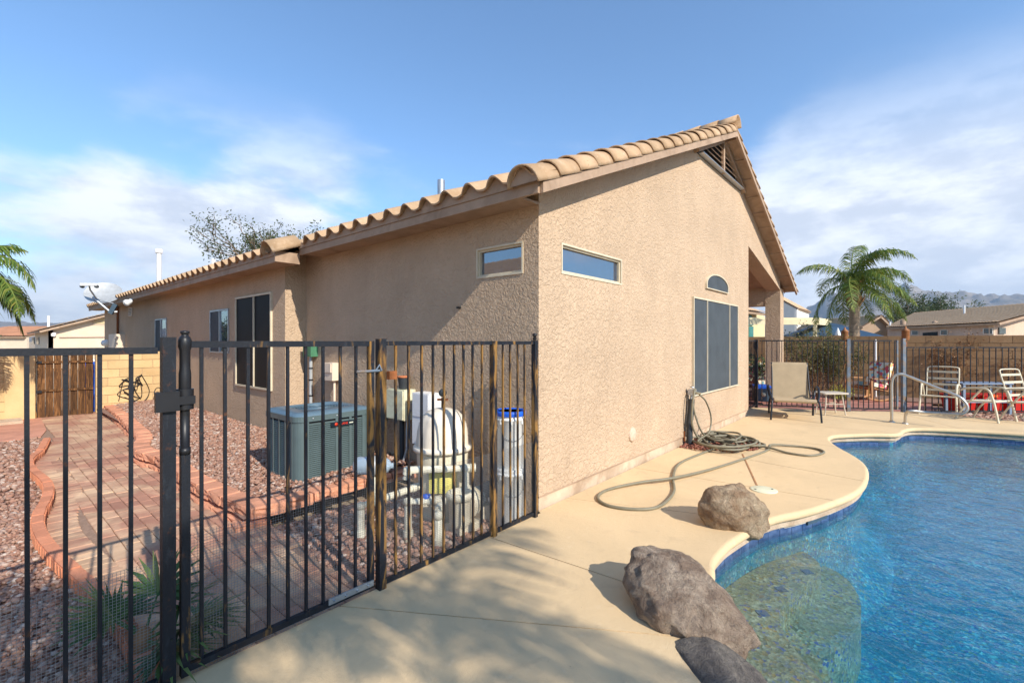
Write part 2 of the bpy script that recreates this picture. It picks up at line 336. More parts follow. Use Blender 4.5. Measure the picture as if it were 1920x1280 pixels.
# ------------------------------------------------------------------ mesh helpers
class MB:
    def __init__(s): s.v = []; s.f = []; s.sm = []
    def add(s, vs, fs, sm=False):
        o = len(s.v); s.v += [tuple(v) for v in vs]; s.f += [tuple(i+o for i in f) for f in fs]; s.sm += [sm]*len(fs); return s
    def box(s, c, d, M=None):
        hx, hy, hz = d[0]/2, d[1]/2, d[2]/2
        vs = [Vector((x*hx, y*hy, z*hz)) for x in (-1, 1) for y in (-1, 1) for z in (-1, 1)]
        if M is not None: vs = [M @ v for v in vs]
        vs = [v+Vector(c) for v in vs]
        return s.add(vs, [(0, 1, 3, 2), (4, 6, 7, 5), (0, 4, 5, 1), (2, 3, 7, 6), (0, 2, 6, 4), (1, 5, 7, 3)])
    def bb(s, a, b):
        return s.box([(p+q)/2 for p, q in zip(a, b)], [abs(q-p) for p, q in zip(a, b)])
    def bar(s, a, b, wd, ht, up=(0, 0, 1)):
        a = Vector(a); b = Vector(b); d = b-a; x = d.normalized(); u = Vector(up); y = u.cross(x)
        if y.length < 1e-4: y = Vector((1, 0, 0)).cross(x)
        y.normalize(); z = x.cross(y)
        return s.box((a+b)/2, (d.length, wd, ht), Matrix((x, y, z)).transposed())
    def tube(s, pts, r, n=8, caps=True, flat=None):
        pts = [Vector(p) for p in pts]; k = len(pts); rs = r if isinstance(r, (list, tuple)) else [r]*k
        rings = []; pu = None
        for i, p in enumerate(pts):
            t = (pts[min(i+1, k-1)]-pts[max(i-1, 0)]).normalized()
            if pu is None:
                pu = Vector((0, 0, 1)).cross(t)
                if pu.length < .05: pu = Vector((1, 0, 0)).cross(t)
            u = (pu-t*pu.dot(t)).normalized(); pu = u; v = t.cross(u)
            fl = flat or 1.
            rings.append([p+(u*math.cos(2*math.pi*j/n)*rs[i]+v*math.sin(2*math.pi*j/n)*rs[i]*fl) for j in range(n)])
        vs = [q for g in rings for q in g]; fs = []
        for i in range(k-1):
            for j in range(n):
                a, b = i*n+j, i*n+(j+1) % n; fs.append((a, b, b+n, a+n))
        s.add(vs, fs, True)
        if caps:
            s.add(rings[0], [tuple(reversed(range(n)))]); s.add(rings[-1], [tuple(range(n))])
        return s
    def lathe(s, prof, c=(0, 0, 0), n=24, M=None, sm=True):
        vs = []; fs = []; k = len(prof)
        for r, z in prof:
            for j in range(n):
                a = 2*math.pi*j/n; v = Vector((r*math.cos(a), r*math.sin(a), z))
                vs.append((M @ v if M is not None else v)+Vector(c))
        for i in range(k-1):
            for j in range(n):
                a, b = i*n+j, i*n+(j+1) % n; fs.append((a, b, b+n, a+n))
        s.add(vs, fs, sm)
        if prof[0][0] > 1e-4: s.add(vs[:n], [tuple(reversed(range(n)))])
        if prof[-1][0] > 1e-4: s.add(vs[-n:], [tuple(range(n))])
        return s
    def prism(s, poly, z0, z1):
        n = len(poly); vs = [(x, y, z0) for x, y in poly]+[(x, y, z1) for x, y in poly]
        return s.add(vs, [tuple(reversed(range(n))), tuple(range(n, 2*n))]+[(i, (i+1) % n, n+(i+1) % n, n+i) for i in range(n)])
    def mesh(s, name='m'):
        me = bpy.data.meshes.new(name); me.from_pydata(s.v, [], s.f)
        me.polygons.foreach_set('use_smooth', s.sm); me.update(); return me
    def make(s, name, m, parent=None, world=False): return obj(name, s.mesh(name), m, parent, world)

def obj(name, me, m=None, parent=None, world=False):
    o = bpy.data.objects.new(name, me); COL.objects.link(o)
    if m:
        mm = MATS[m] if isinstance(m, str) else m
        if not me.materials: me.materials.append(mm)
    if parent is not None:
        o.parent = parent
        if world: o.matrix_parent_inverse = Matrix.Translation(-Vector(parent.location))
    return o
def tag(o, label=None, cat=None, group=None, kind=None):
    for k, v in (('label', label), ('category', cat), ('group', group), ('kind', kind)):
        if v: o[k] = v
    return o
def thing(name, label, cat, loc=(0, 0, 0), rz=0, group=None):
    o = bpy.data.objects.new(name, None); COL.objects.link(o); o.location = loc; o.rotation_euler = (0, 0, rz); o.empty_display_size = .1
    return tag(o, label, cat, group)
def struct(name, mb, m, label=None):
    o = mb.make(name, m) if isinstance(mb, MB) else obj(name, mb, m); o['kind'] = 'structure'
    o['label'] = label or name.replace('_', ' '); return o
def dup(root, loc, rz, label=None):
    def cp(o, par):
        c = o.copy(); COL.objects.link(c); c.parent = par
        for ch in o.children: cp(ch, c)
        return c
    r = cp(root, None); r.location = loc; r.rotation_euler = (0, 0, rz)
    if label: r['label'] = label
    return r
def npmesh(name, V, F):
    V = np.asarray(V, np.float32).reshape(-1, 3); F = np.asarray(F, np.int32); k = F.shape[1]
    me = bpy.data.meshes.new(name); me.vertices.add(len(V)); me.vertices.foreach_set('co', V.ravel())
    me.loops.add(F.size); me.loops.foreach_set('vertex_index', F.ravel())
    me.polygons.add(len(F)); me.polygons.foreach_set('loop_start', np.arange(0, F.size, k, dtype=np.int32))
    me.update(calc_edges=True); return me
def inpoly(x, y, P):
    c = False; j = len(P)-1
    for i in range(len(P)):
        if (P[i][1] > y) != (P[j][1] > y) and x < (P[j][0]-P[i][0])*(y-P[i][1])/(P[j][1]-P[i][1])+P[i][0]: c = not c
        j = i
    return c
def spline(pts, per=6, closed=False):
    P = [Vector(p) for p in pts]; n = len(P); o = []
    for i in range(n if closed else n-1):
        a, b, c, d = (P[(i-1) % n], P[i], P[(i+1) % n], P[(i+2) % n]) if closed else (P[max(i-1, 0)], P[i], P[i+1], P[min(i+2, n-1)])
        for k in range(per):
            t = k/per
            o.append(.5*((2*b)+(c-a)*t+(2*a-5*b+4*c-d)*t*t+(3*b-a-3*c+d)*t**3))
    if not closed: o.append(P[-1])
    return o
def resample(P, step):
    P = [Vector(p) for p in P]; o = [P[0]]; acc = 0.
    for a, b in zip(P, P[1:]):
        l = (b-a).length; d = step-acc
        while d <= l: o.append(a.lerp(b, d/l)); d += step
        acc = (acc+l) % step if l > 0 else acc
    return o
rnd = random.Random(7)

# ================================================================== THE GROUND, POOL AND DECK
g_ = MB(); g_.add([(-9000, -9000, -.4), (9000, -9000, -.4), (9000, 9000, -.4), (-9000, 9000, -.4)], [(0, 1, 2, 3)])
# the sheet has an opening where the pool is dug
def ground_with_hole():
    x0, x1, y0, y1 = -4.4, 9.6, -9.5, 0.
    b = 9000; mb = MB(); z = -.16
    for (a, c, d, e) in ((-b, x0, -b, b), (x1, b, -b, b), (x0, x1, -b, y0), (x0, x1, y1, b)):
        mb.add([(a, d, z), (c, d, z), (c, e, z), (a, e, z)], [(0, 1, 2, 3)])
    return mb
struct('ground', ground_with_hole(), 'ground', 'dry tan desert ground around the houses')

POOL_PX = [(1330, 1072), (1331, 1051), (1348, 1028), (1373, 1007), (1437, 971), (1500, 956), (1539, 945), (1593, 924), (1616, 905), (1622, 882), (1614, 866), (1593, 851), (1566, 836), (1551, 824), (1555, 817), (1574, 814), (1628, 812), (1679, 812), (1693, 805), (1716, 801.5), (1790, 803.5), (1920, 811)]
up = [onz(px, py)[:2] for px, py in POOL_PX]
# order: from the near rocks along the house side to the far right, then round the unseen side
ctrl = [(-1.32, -2.6), (-1.12, -2.12), (-.85, -1.78), (-.5, -1.6)] + up + [(8.15, -5.0), (7.6, -6.6), (6.0, -7.7), (3.6, -7.9), (1.4, -7.2), (-.3, -5.9), (-1.2, -4.2)]
PO = [(p.x, p.y) for p in spline([(x, y, 0) for x, y in ctrl], 5, True)]
i_far = (4+len(up)-1)*5                      # index of the last point in view
NP = len(PO)
def offs(P, d):
    o = []; n = len(P)
    for i in range(n):
        t = Vector(P[(i+1) % n])-Vector(P[i-1]); t.normalize(); o.append((P[i][0]-t.y*d, P[i][1]+t.x*d))
    return o
# outline runs clockwise seen from above (house side left to right): the left normal points out of the pool
area = sum(PO[i-1][0]*PO[i][1]-PO[i][0]*PO[i-1][1] for i in range(NP))/2
SG = 1. if area < 0 else -1.

# deck outline: house side and far side of the pool
north = [(-7, -.045), (-.03, -.045), (-.005, -.006), (6.97, -.006), (7.02, .30), (8.36, .26), (9.05, -1.42), (9.66, -2.3), (9.70, -3.2), (9.55, -4.15)] + [PO[i] for i in range(i_far, -1, -1)] + [(-7, -2.6)]
south = [(-7, -2.6)] + [PO[0]] + [PO[i] for i in range(NP-1, i_far-1, -1)] + [(9.55, -4.15), (10, -10), (-7, -10)]
def halfplane(P, a, b, keep, gap=.005):
    ax, ay = a; bx, by = b; nx, ny = -(by-ay), bx-ax; ln = math.hypot(nx, ny); nx /= ln; ny /= ln
    def d(p): return ((p[0]-ax)*nx+(p[1]-ay)*ny)*keep-gap
    o = []
    for i in range(len(P)):
        p, q = P[i-1], P[i]; dp, dq = d(p), d(q)
        if (dp >= 0) != (dq >= 0):
            t = dp/(dp-dq); o.append((p[0]+(q[0]-p[0])*t, p[1]+(q[1]-p[1])*t))
        if dq >= 0: o.append(q)
    return o
deck_base = MB()
for P in (north, south): deck_base.prism(P[::-1], -.12, -.018)
deck = struct('pool_deck', deck_base, 'stem', 'tan concrete pool deck with joints and rounded edge')
cuts = [((-3.6, -.05), (-3.3, -2.6)), ((-1.93, -.02), (-.96, -1.56)), ((-.69, .0), (-.60, -1.5)), ((.44, .0), (.86, -1.12)), ((1.86, 0), (2.03, -1.9)), ((3.30, .0), (3.0, -2.0)), ((4.75, 0), (4.78, -1.7)), ((6.45, .0), (6.55, -2.3)), ((7.6, .3), (7.35, -2.5)), ((9.6, -2.2), (7.8, -3.15))]
rest = north
def slab(P):
    if len(P) < 3: return
    a = sum(P[i-1][0]*P[i][1]-P[i][0]*P[i-1][1] for i in range(len(P)))
    if a < 0: P = P[::-1]
    m = MB().prism(P, -.07, 0); m.make('deck_slab', 'deck', deck)
for a, b in cuts:
    slab(halfplane(rest, a, b, -1)); rest = halfplane(rest, a, b, 1)
slab(rest); slab(south)
# bullnose lip round the pool (the slabs stop at the outline, the lip hangs over the water)
lip = MB(); prof = [(0, 0), (-.012, -.0015), (-.024, -.008), (-.032, -.02), (-.035, -.036), (-.032, -.052), (-.022, -.064), (.0, -.07)]
rows = [[(x, y, z) for (x, y) in offs(PO, SG*d)] for d, z in prof]
vs = [v for r_ in rows for v in r_]; fs = []
for k in range(len(prof)-1):
    for i in range(NP):
        a, b = k*NP+i, k*NP+(i+1) % NP
        fs.append((a, b, b+NP, a+NP) if SG < 0 else (a, a+NP, b+NP, b))
lip.add(vs, fs, True); lip.make('coping_lip', 'deck', deck)

WATER = -.19
FLOOR = -1.02
inner = offs(PO, -SG*.0); wall_o = offs(PO, SG*.02)
basin = MB()
def ring_strip(mb, A, za, B, zb, flip=False, sm=True):
    n = len(A); vs = [(x, y, za) for x, y in A]+[(x, y, zb) for x, y in B]
    mb.add(vs, [((i, (i+1) % n, n+(i+1) % n, n+i) if flip else (i, n+i, n+(i+1) % n, (i+1) % n)) for i in range(n)], sm)
wallp = offs(PO, SG*.045)
ring_strip(basin, wallp, -.071, wallp, -.78); ring_strip(basin, wallp, -.78, offs(PO, -SG*.25), FLOOR)
fl = offs(PO, -SG*.25); basin.add([(x, y, FLOOR) for x, y in fl], [tuple(range(NP))])
pool = struct('swimming_pool', basin, 'pebble_deep', 'freeform pool basin with blue pebble finish')
# underwater shelf beside the rocks, with a rounded lower step
sh = [(-.62, -1.60), (-.2, -1.50), (.1, -1.43), (.5, -1.42), (1.05, -1.53), (1.5, -1.70), (1.62, -1.78), (1.38, -1.93), (.95, -1.86), (.45, -1.80), (.1, -1.92), (-.3, -2.2), (-.8, -2.25), (-1.02, -2.05)]
shp = [(p.x, p.y) for p in spline([(x, y, 0) for x, y in sh], 4, True)]
MB().prism(shp[::-1], FLOOR-.05, -.40).make('bench_shelf', 'pebble_shelf', pool)
st = [(1.2+.78*math.cos(a), -1.85+.36*math.sin(a)) for a in [2*math.pi*i/28 for i in range(28)]]
MB().prism(st, FLOOR-.05, -.62).make('round_step', 'pebble_shelf', pool)
dm = MB().prism([(0, .062), (-.062, 0), (0, -.062), (.062, 0)], 0, .006).mesh('step_tile')
for (px, py) in ((1495, 1032), (1513, 1072), (1465, 1105), (1430, 1150)):
    x, y, z = onz(px, py, -.40); o = obj('step_tile', dm, 'pool_tile', pool)
    o.location = (x, y, -.398 if inpoly(x, y, shp) else -.618); o.scale = (.8, .8, 1)
a_, b_ = Vector((3.42, -.80, .0015)), Vector((2.06, -1.285, .0015))
MB().bar(a_, b_, .016, .006).make('joint_strip', 'wood', deck)
# waterline tiles and the pale scale line above them
band = MB(); bo = offs(PO, SG*.038); ring_strip(band, bo, -.0705, bo, -.152); band.make('scale_line', 'scale_line', pool)
tp = resample([Vector((x, y, 0)) for x, y in wallp+[wallp[0]]], .152)
tm = MB().box((0, 0, 0), (.147, .014, .12)).mesh('waterline_tile')
SK = Vector(onz(1533, 967, -.13)); n_t = 0
for a, b in zip(tp, tp[1:]):
    c = (a+b)/2; d = b-a
    vis = (c-camo.location).dot(Vector((WX, WY, 0))) > 0
    o = obj('waterline_tile', tm, 'pool_tile', pool); o.location = (c.x, c.y, -.205); o.rotation_euler = (0, 0, math.atan2(d.y, d.x))
kk = min(range(NP), key=lambda i: (Vector((*wallp[i], 0))-Vector((SK.x, SK.y, 0))).length)
d = Vector((*wallp[(kk+2) % NP], 0))-Vector((*wallp[kk-2], 0)); an = math.atan2(d.y, d.x)
sk = MB().box((0, 0, 0), (.34, .022, .085)).make('skimmer_mouth', 'pump_motor', pool); sk.location = (*offs(PO, SG*.035)[kk], -.125); sk.rotation_euler = (0, 0, an)
# water body
wo = offs(PO, SG*.052)
struct('pool_water', MB().prism(wo if area > 0 else wo[::-1], -1.6, WATER), 'water', 'clear rippled pool water')
# skimmer lid, deck drain
lx, ly, _ = onz(1432, 918)
t = thing('skimmer_lid', 'round cream plastic skimmer lid set into the deck joint', 'lid', (lx, ly, 0))
MB().lathe([(.125, .001), (.125, .005), (.118, .008), (0, .009)], n=28).make('cover', 'box_cream', t)
for s_ in (-1, 1): MB().lathe([(.011, .0085), (.011, .0105), (0, .0105)], (s_*.085*RX, s_*.085*RY, 0), 10).make('finger_hole', 'black_plastic', t)

# ================================================================== SIDE YARD
KERB = [onz(*p) for p in [(88, 822), (75, 845), (55, 862), (60, 880), (88, 905), (88, 935), (72, 965), (75, 1000), (110, 1045), (160, 1090), (215, 1145), (265, 1225), (285, 1280)]]
KS = spline(KERB, 8)
RET = [(-1.40, 11.3), (-1.46, 9.6), (-1.60, 7.4), (-1.70, 6.2), (-1.92, 5.2), (-1.83, 4.3), (-1.87, 3.15), (-1.82, 2.15), (-1.72, 1.62), (-1.40, 1.66), (-1.05, 1.66), (-.62, 1.70), (-.2, 1.62), (.0, 1.6)]
RS = spline([(x, y, 0) for x, y in RET], 8)
struct('path_base', MB().add([(-2.98, -.02, -.0665), (-1.645, -.02, -.0665), (-1.38, 11.6, -.0665), (-2.98, 11.6, -.0665)], [(0, 1, 2, 3)]), 'joint_sand', 'sand joints under the brick path')
path = bpy.data.objects['path_base']; path.name = 'brick_path'; path['label'] = 'red brick path from the iron gate to the wooden gate'
pathpoly = [(p.x, p.y) for p in KS] + [(-2.76, -.02), (-1.64, -.02), (-1.68, .6), (-1.66, 1.4)] + [(p.x, p.y) for p in RS[::-1] if p.x < -1.6 or p.y > 2] + [(-1.40, 11.6), (-2.42, 11.6), (-2.42, 10.2), (-2.46, 8.2)]
bm_ = MB().box((0, 0, 0), (.196, .096, .06)); bmesh_b = bm_.mesh('brick')
_b = bmesh.new(); _b.from_mesh(bmesh_b); bmesh.ops.bevel(_b, geom=[e for e in _b.edges if all(v.co.z > 0 for v in e.verts)], offset=.005, segments=1, affect='EDGES'); _b.to_mesh(bmesh_b); _b.free()
spots = []
def kx(y):
    return max((a.x+(b.x-a.x)*(y-a.y)/(b.y-a.y) for a, b in zip(KS, KS[1:]) if a.y != b.y and min(a.y, b.y) <= y <= max(a.y, b.y)), default=-2.76 if y < 1 else -2.5)
y = .03; row = 0
while y < 11.4:                               # soldier course beside the edging, running bond across the rest
    x0 = kx(y)+.05 if y < 8 else -2.40
    if inpoly(x0+.1, y, pathpoly): spots.append((x0+.1, y, 0.))
    y += .1
for col_ in range(14):
    x = -2.62+col_*.1+.05; y = (.1 if col_ % 2 else 0)+.05
    while y < 11.4:
        x0 = max(kx(y-.1), kx(y), kx(y+.1))+.21 if y < 8 else -2.24
        if x > x0 and inpoly(x, y, pathpoly): spots.append((x, y, math.pi/2))
        y += .2
spots.sort(key=lambda s: (s[0]-CX)**2+(s[1]-CY)**2)
far_b = MB()
for i, (x, y, a) in enumerate(spots):
    z = -.083+rnd.uniform(-.003, .003); aa = a+rnd.uniform(-.025, .025)
    if i < 300:
        o = obj('brick', bmesh_b, 'brick', path); o.location = (x, y, z); o.rotation_euler = (rnd.uniform(-.012, .012), rnd.uniform(-.012, .012), aa)
    else: far_b.box((x, y, z), (.196, .096, .06), Matrix.Rotation(aa, 3, 'Z'))
tag(far_b.make('distant_bricks', 'brick', path), kind='stuff')
# scalloped edging pieces along the path
kp = resample(KS, .215)
eb = MB()
for k in range(6):
    x = -.103+k*.0343; eb.box((x+.0171, 0, -.035), (.030, .075+(.012 if k % 2 else 0), .15))
eb.box((0, 0, .035), (.207, .07, .03))
em = eb.mesh('edging_piece')
ker = thing('path_edging', 'low scalloped terracotta edging winding along the brick path', 'edging', (KERB[6][0], KERB[6][1], -.05))
for a, b in zip(kp, kp[1:]):
    c = (a+b)/2; d = b-a; o = obj('edging_piece', em, 'edging', ker, True); o.location = (c.x, c.y, -.03+rnd.uniform(-.004, .004)); o.rotation_euler = (rnd.uniform(-.03, .03), 0, math.atan2(d.y, d.x))
# retaining blocks, two courses
def ret_block(seed):
    rr = random.Random(seed); _b = bmesh.new(); bmesh.ops.create_cube(_b, size=1)
    for v in _b.verts: v.co = Vector((v.co.x*.275*(1 if v.co.y < 0 else .9), v.co.y*.185, v.co.z*.098))
    bmesh.ops.bevel(_b, geom=_b.edges[:], offset=.010, segments=1, affect='EDGES')
    fr = [f for f in _b.faces if f.normal.y < -.8]; bmesh.ops.subdivide_edges(_b, edges=list({e for f in fr for e in f.edges}), cuts=2, use_grid_fill=True)
    for v in _b.verts:
        if v.co.y < -.075: v.co.y += rr.uniform(-.016, .008); v.co.z += rr.uniform(-.004, .004)
    me = bpy.data.meshes.new('retaining_block'); _b.to_mesh(me); _b.free(); return me
rbs = [ret_block(i) for i in range(6)]
rt = thing('retaining_wall', 'low wall of salmon split-face blocks holding the gravel bed', 'retaining wall', (RET[6][0], RET[6][1], -.05))
rp = resample(RS, .285)
for lev in range(2):
    for i, (a, b) in enumerate(zip(rp, rp[1:])):
        if lev == 0 and a.x > -1.6 and a.y < 2.5: continue
        c = (a+b)/2 if lev else a; d = b-a; n = Vector((d.y, -d.x, 0)).normalized()*-1   # towards the bed
        o = obj('retaining_block', rbs[rnd.randrange(6)], 'retaining', rt, True); a_ = math.atan2(d.y, d.x)
        c = c + Vector((-d.y, d.x, 0)).normalized()*(.085+.02*lev)
        o.location = (c.x, c.y, -.045+lev*.1+(.0 if lev else -.02)); o.rotation_euler = (0, rnd.uniform(-.015, .015), a_+rnd.uniform(-.03, .03))
        # the outer (split) face looks to the path: local -Y must face right of travel
# red concrete slab by the far wall
struct('red_slab', MB().prism([(-5, 8.05), (-2.55, 8.25), (-2.43, 9.0), (-2.36, 11.0), (-5, 11.0)], -.13, -.052), 'red_slab', 'salmon concrete slab in front of the block wall')

def gravel(name, poly, n, smin, smax, z, m, label, seed, hmap=None):
    rr = np.random.default_rng(seed); xs = [p[0] for p in poly]; ys = [p[1] for p in poly]
    phi = (1+5**.5)/2; ico = np.array([(-1, phi, 0), (1, phi, 0), (-1, -phi, 0), (1, -phi, 0), (0, -1, phi), (0, 1, phi), (0, -1, -phi), (0, 1, -phi), (phi, 0, -1), (phi, 0, 1), (-phi, 0, -1), (-phi, 0, 1)])/1.9
    tri = np.array([(0, 11, 5), (0, 5, 1), (0, 1, 7), (0, 7, 10), (0, 10, 11), (1, 5, 9), (5, 11, 4), (11, 10, 2), (10, 7, 6), (7, 1, 8), (3, 9, 4), (3, 4, 2), (3, 2, 6), (3, 6, 8), (3, 8, 9), (4, 9, 5), (2, 4, 11), (6, 2, 10), (8, 6, 7), (9, 8, 1)])
    P = []
    A = sum(xs[i-1]*ys[i]-xs[i]*ys[i-1] for i in range(len(poly)))/2
    while len(P) < n:
        x = rr.uniform(min(xs), max(xs), 4*n); y = rr.uniform(min(ys), max(ys), 4*n)
        j = len(poly)-1; ins = np.zeros(len(x), bool)
        for i in range(len(poly)):
            xi, yi, xj, yj = xs[i], ys[i], xs[j], ys[j]
            if yi != yj: ins ^= ((yi > y) != (yj > y)) & (x < (xj-xi)*(y-yi)/(yj-yi)+xi)
            j = i
        P += list(zip(x[ins], y[ins]))
    P = np.array(P[:n]); N = len(P)
    S = rr.uniform(smin, smax, N)*rr.choice([1, 1, 1, 1.45], N); V = np.repeat(ico[None], N, 0)*rr.uniform(.72, 1.25, (N, 12, 1))
    V *= np.stack([rr.uniform(.8, 1.5, N), rr.uniform(.7, 1.1, N), rr.uniform(.45, .8, N)], 1)[:, None]*S[:, None, None]
    a = rr.uniform(0, 6.28, N); tl = rr.uniform(-.5, .5, N)
    ct, sn = np.cos(tl)[:, None], np.sin(tl)[:, None]; x, yv, zv = V[..., 0], V[..., 1], V[..., 2]
    x, zv = x*ct-zv*sn, x*sn+zv*ct; ca, sa = np.cos(a)[:, None], np.sin(a)[:, None]; x, yv = x*ca-yv*sa, x*sa+yv*ca
    zz = np.array([hmap(px, py) for px, py in P]) if hmap else np.full(N, z)
    V = np.stack([x+P[:, :1], yv+P[:, 1:], zv+(zz+rr.uniform(-.004, .012, N))[:, None]], -1)
    F = (tri[None]+(np.arange(N)*12)[:, None, None]).reshape(-1, 3)
    o = obj(name, npmesh(name, V.reshape(-1, 3), F), m); return tag(o, label, 'gravel', kind='stuff')
def bed(name, poly, z, label, thick=.1):
    a = sum(poly[i-1][0]*poly[i][1]-poly[i][0]*poly[i-1][1] for i in range(len(poly)))
    return struct(name, MB().prism(poly if a > 0 else poly[::-1], z-thick, z), 'gravel_bed', label)
leftbed = [(-5, .0), (-2.79, .0)] + [(p.x-.03, p.y) for p in KS[::-1]] + [(-2.56, 8.2), (-5, 8.0)]
bed('gravel_ground', leftbed, -.075, 'earth under the gravel beside the path edging', .03)
near = [(x, y) for x, y in leftbed if y < 4.2]+[(-2.95, 4.0), (-5, 4.0)]
near = [(-3.9, .0), (-2.79, 0)] + [(p.x-.04, p.y) for p in KS[::-1] if p.y < 4] + [(-3.9, 4)]
gravel('pea_gravel', near, 8200, .012, .019, -.066, 'gravel', 'loose reddish gravel between the edging and the iron fence', 1)
far = [(-4.2, 4.), (-2.83, 4.)] + [(p.x-.04, p.y) for p in KS[::-1] if p.y >= 4] + [(-2.6, 8.2), (-4.2, 8.05)]
gravel('pea_gravel', far, 5200, .015, .024, -.062, 'gravel', 'reddish gravel between the path edging and the salmon slab', 2)
RB = [(p.x+.13, p.y) if p.x < -1.75 or p.y > 2.2 else (p.x, p.y+.14) for p in RS]
def bedz(x, y): return .045+.10*min(1, max(0, (x+1.75)/1.4))
rbed = MB(); gx = 9; ys = [1.72+.35*i for i in range(34)]
vs = [(x_, y, (bedz(x_, y)-.03)) for y in ys for x_ in [(-1.80 if y < 6.4 else -1.58)+(1.62)*k/(gx-1) if y < 6.4 else -1.52+1.5*k/(gx-1) for k in range(gx)]]
rbed.add(vs, [(j*gx+i, j*gx+i+1, (j+1)*gx+i+1, (j+1)*gx+i) for j in range(len(ys)-1) for i in range(gx-1)], True)
struct('gravel_ground', rbed, 'gravel_bed', 'earth under the raised gravel bed along the house')
rp1 = [(x, y) for x, y in RB if y < 5.5][::1]
pA = [(x, y) for x, y in RB if y < 5.0] + [(-.02, 1.75), (-.02, 4.4), (-.33, 4.4), (-.33, 5.0)]
gravel('pea_gravel', pA, 9500, .013, .021, 0, 'gravel', 'reddish gravel bed round the condenser unit', 3, bedz)
pB = [(x, y) for x, y in RB if y >= 5.0] + [(-.33, 5.0), (-.33, 11.7), (-1.3, 11.7)]
pB = [(x, y) for x, y in RB if y >= 5.0][::-1] + [(-1.3, 11.6), (-.33, 11.6), (-.33, 5.0)]
gravel('pea_gravel', pB, 7500, .017, .027, 0, 'gravel', 'reddish gravel bed below the far house windows', 4, bedz)
eq = [(-1.62, .0), (.0, .0), (.0, 1.6), (-1.62, 1.55), (-1.66, .6)]
bed('gravel_ground', [(-1.9, -.02), (.0, -.02), (.0, 1.7), (-1.75, 1.6)], -.088, 'earth under the gravel round the pool pump', .02)
gravel('pea_gravel', eq, 3600, .015, .026, -.072, 'gravel', 'coarse reddish gravel under the pool pump and filter', 5)
pile = [(3.25+1.2*0, -.03), (3.2, -.25), (3.4, -.62), (3.8, -.92), (4.25, -.80), (4.55, -.55), (4.3, -.25), (4.0, -.04)]
gravel('lava_gravel', pile, 900, .012, .022, .012, 'lava', 'patch of dark red lava gravel under the coiled hose', 6)
fy = [(9.75, -2.35), (9.75, -4.2), (11.6, -4.6), (11.4, -3.6), (10.6, -2.9)]
gravel('pea_gravel', fy, 1500, .025, .045, -.07, 'gravel', 'brown gravel strip beside the red bins', 8)
bed('gravel_ground', [(9.6, -2.3), (9.6, -4.6), (14, -9), (14, -2.3)], -.10, 'earth strip behind the pool deck', .02)

# ================================================================== THE HOUSE
PITCH = .4167; OV = .25; RIDX = 5.2; WIDX = 10.4
def rake(x): return 2.71+PITCH*((x if x <= RIDX else WIDX-x)+OV)      # underside of the barge board
house = thing('stucco_house', 'tan stucco house with gable end, tiled roof and corner patio', 'house', (5.2, 0, 0))
def wall_faces(mb, us, z0, top, holes, P, depth, N):
    """vertical strips of a wall: us breakpoints, holes (u0,u1,z0,z1) cut out with reveals; P(u,z,d) maps to 3D"""
    br = sorted(set(list(us)+[h for q in holes for h in q[:2]]))
    for a, b in zip(br, br[1:]):
        hs = sorted((h for h in holes if h[0] <= a+1e-6 and h[1] >= b-1e-6), key=lambda h: h[2])
        lo = z0
        for h in hs:
            if h[2] > lo+1e-4: mb.add([P(a, lo, 0), P(b, lo, 0), P(b, h[2], 0), P(a, h[2], 0)], [(0, 1, 2, 3)])
            lo = h[3]
        mb.add([P(a, lo, 0), P(b, lo, 0), P(b, top(b), 0), P(a, top(a), 0)], [(0, 1, 2, 3)])
    for (a, b, c, d) in holes:
        for q in (((a, c), (b, c)), ((b, c), (b, d)), ((b, d), (a, d)), ((a, d), (a, c))):
            mb.add([P(*q[0], 0), P(*q[1], 0), P(*q[1], depth), P(*q[0], depth)], [(0, 1, 2, 3)])
gw = (.352, 1.547, 2.145, 2.427)
mb = MB(); wall_faces(mb, [0, RIDX, 7.0], .12, lambda u: rake(u)+.05, [gw], lambda u, z, d: (u, d, z), .09, None)
# over the patio opening: sloping header to the corner column
hz = lambda u: 3.44-(u-7.0)*.2133
for a, b in ((7.0, 8.0), (8.0, 9.0), (9.0, 10.02)):
    mb.add([(a, 0, hz(a)), (b, 0, hz(b)), (b, 0, rake(b)+.05), (a, 0, rake(a)+.05)], [(0, 1, 2, 3)])
    mb.add([(a, 0, hz(a)), (b, 0, hz(b)), (b, .32, hz(b)), (a, .32, hz(a))], [(0, 1, 2, 3)])
mb.add([(7.0, 0, .12), (7.0, 3.6, .12), (7.0, 3.6, 4.2), (7.0, 0, 4.2)], [(0, 1, 2, 3)])      # patio side wall
mb.add([(7.0, 3.6, 0), (10.4, 3.6, 0), (10.4, 3.6, 3.4), (7.0, 3.6, 4.2)], [(0, 1, 2, 3)])    # patio back wall
mb.make('gable_wall', 'stucco', house, True)
sw = (.182, .771, 2.126, 2.411)
mb = MB(); wall_faces(mb, [0, 4.4], -.1, lambda u: 2.90, [sw], lambda u, z, d: (d, u, z), .09, None)
mb.add([(-.31, 4.4, -.1), (0, 4.4, -.1), (0, 4.4, 2.9), (-.31, 4.4, 2.75)], [(0, 1, 2, 3)])
XF = -.31
fw = [(4.835, 6.29, .75, 2.25), (6.65, 7.635, 1.288, 2.084), (10.69, 11.71, .985, 2.046)]
wall_faces(mb, [4.4, 18.56], -.1, lambda u: 2.75, fw, lambda u, z, d: (XF+d, u, z), .06, None)
mb.add([(XF, 18.56, -.1), (XF+6, 18.56, -.1), (XF+6, 18.56, 2.75), (XF, 18.56, 2.75)], [(0, 1, 2, 3)])
mb.make('side_wall', 'stucco', house, True)
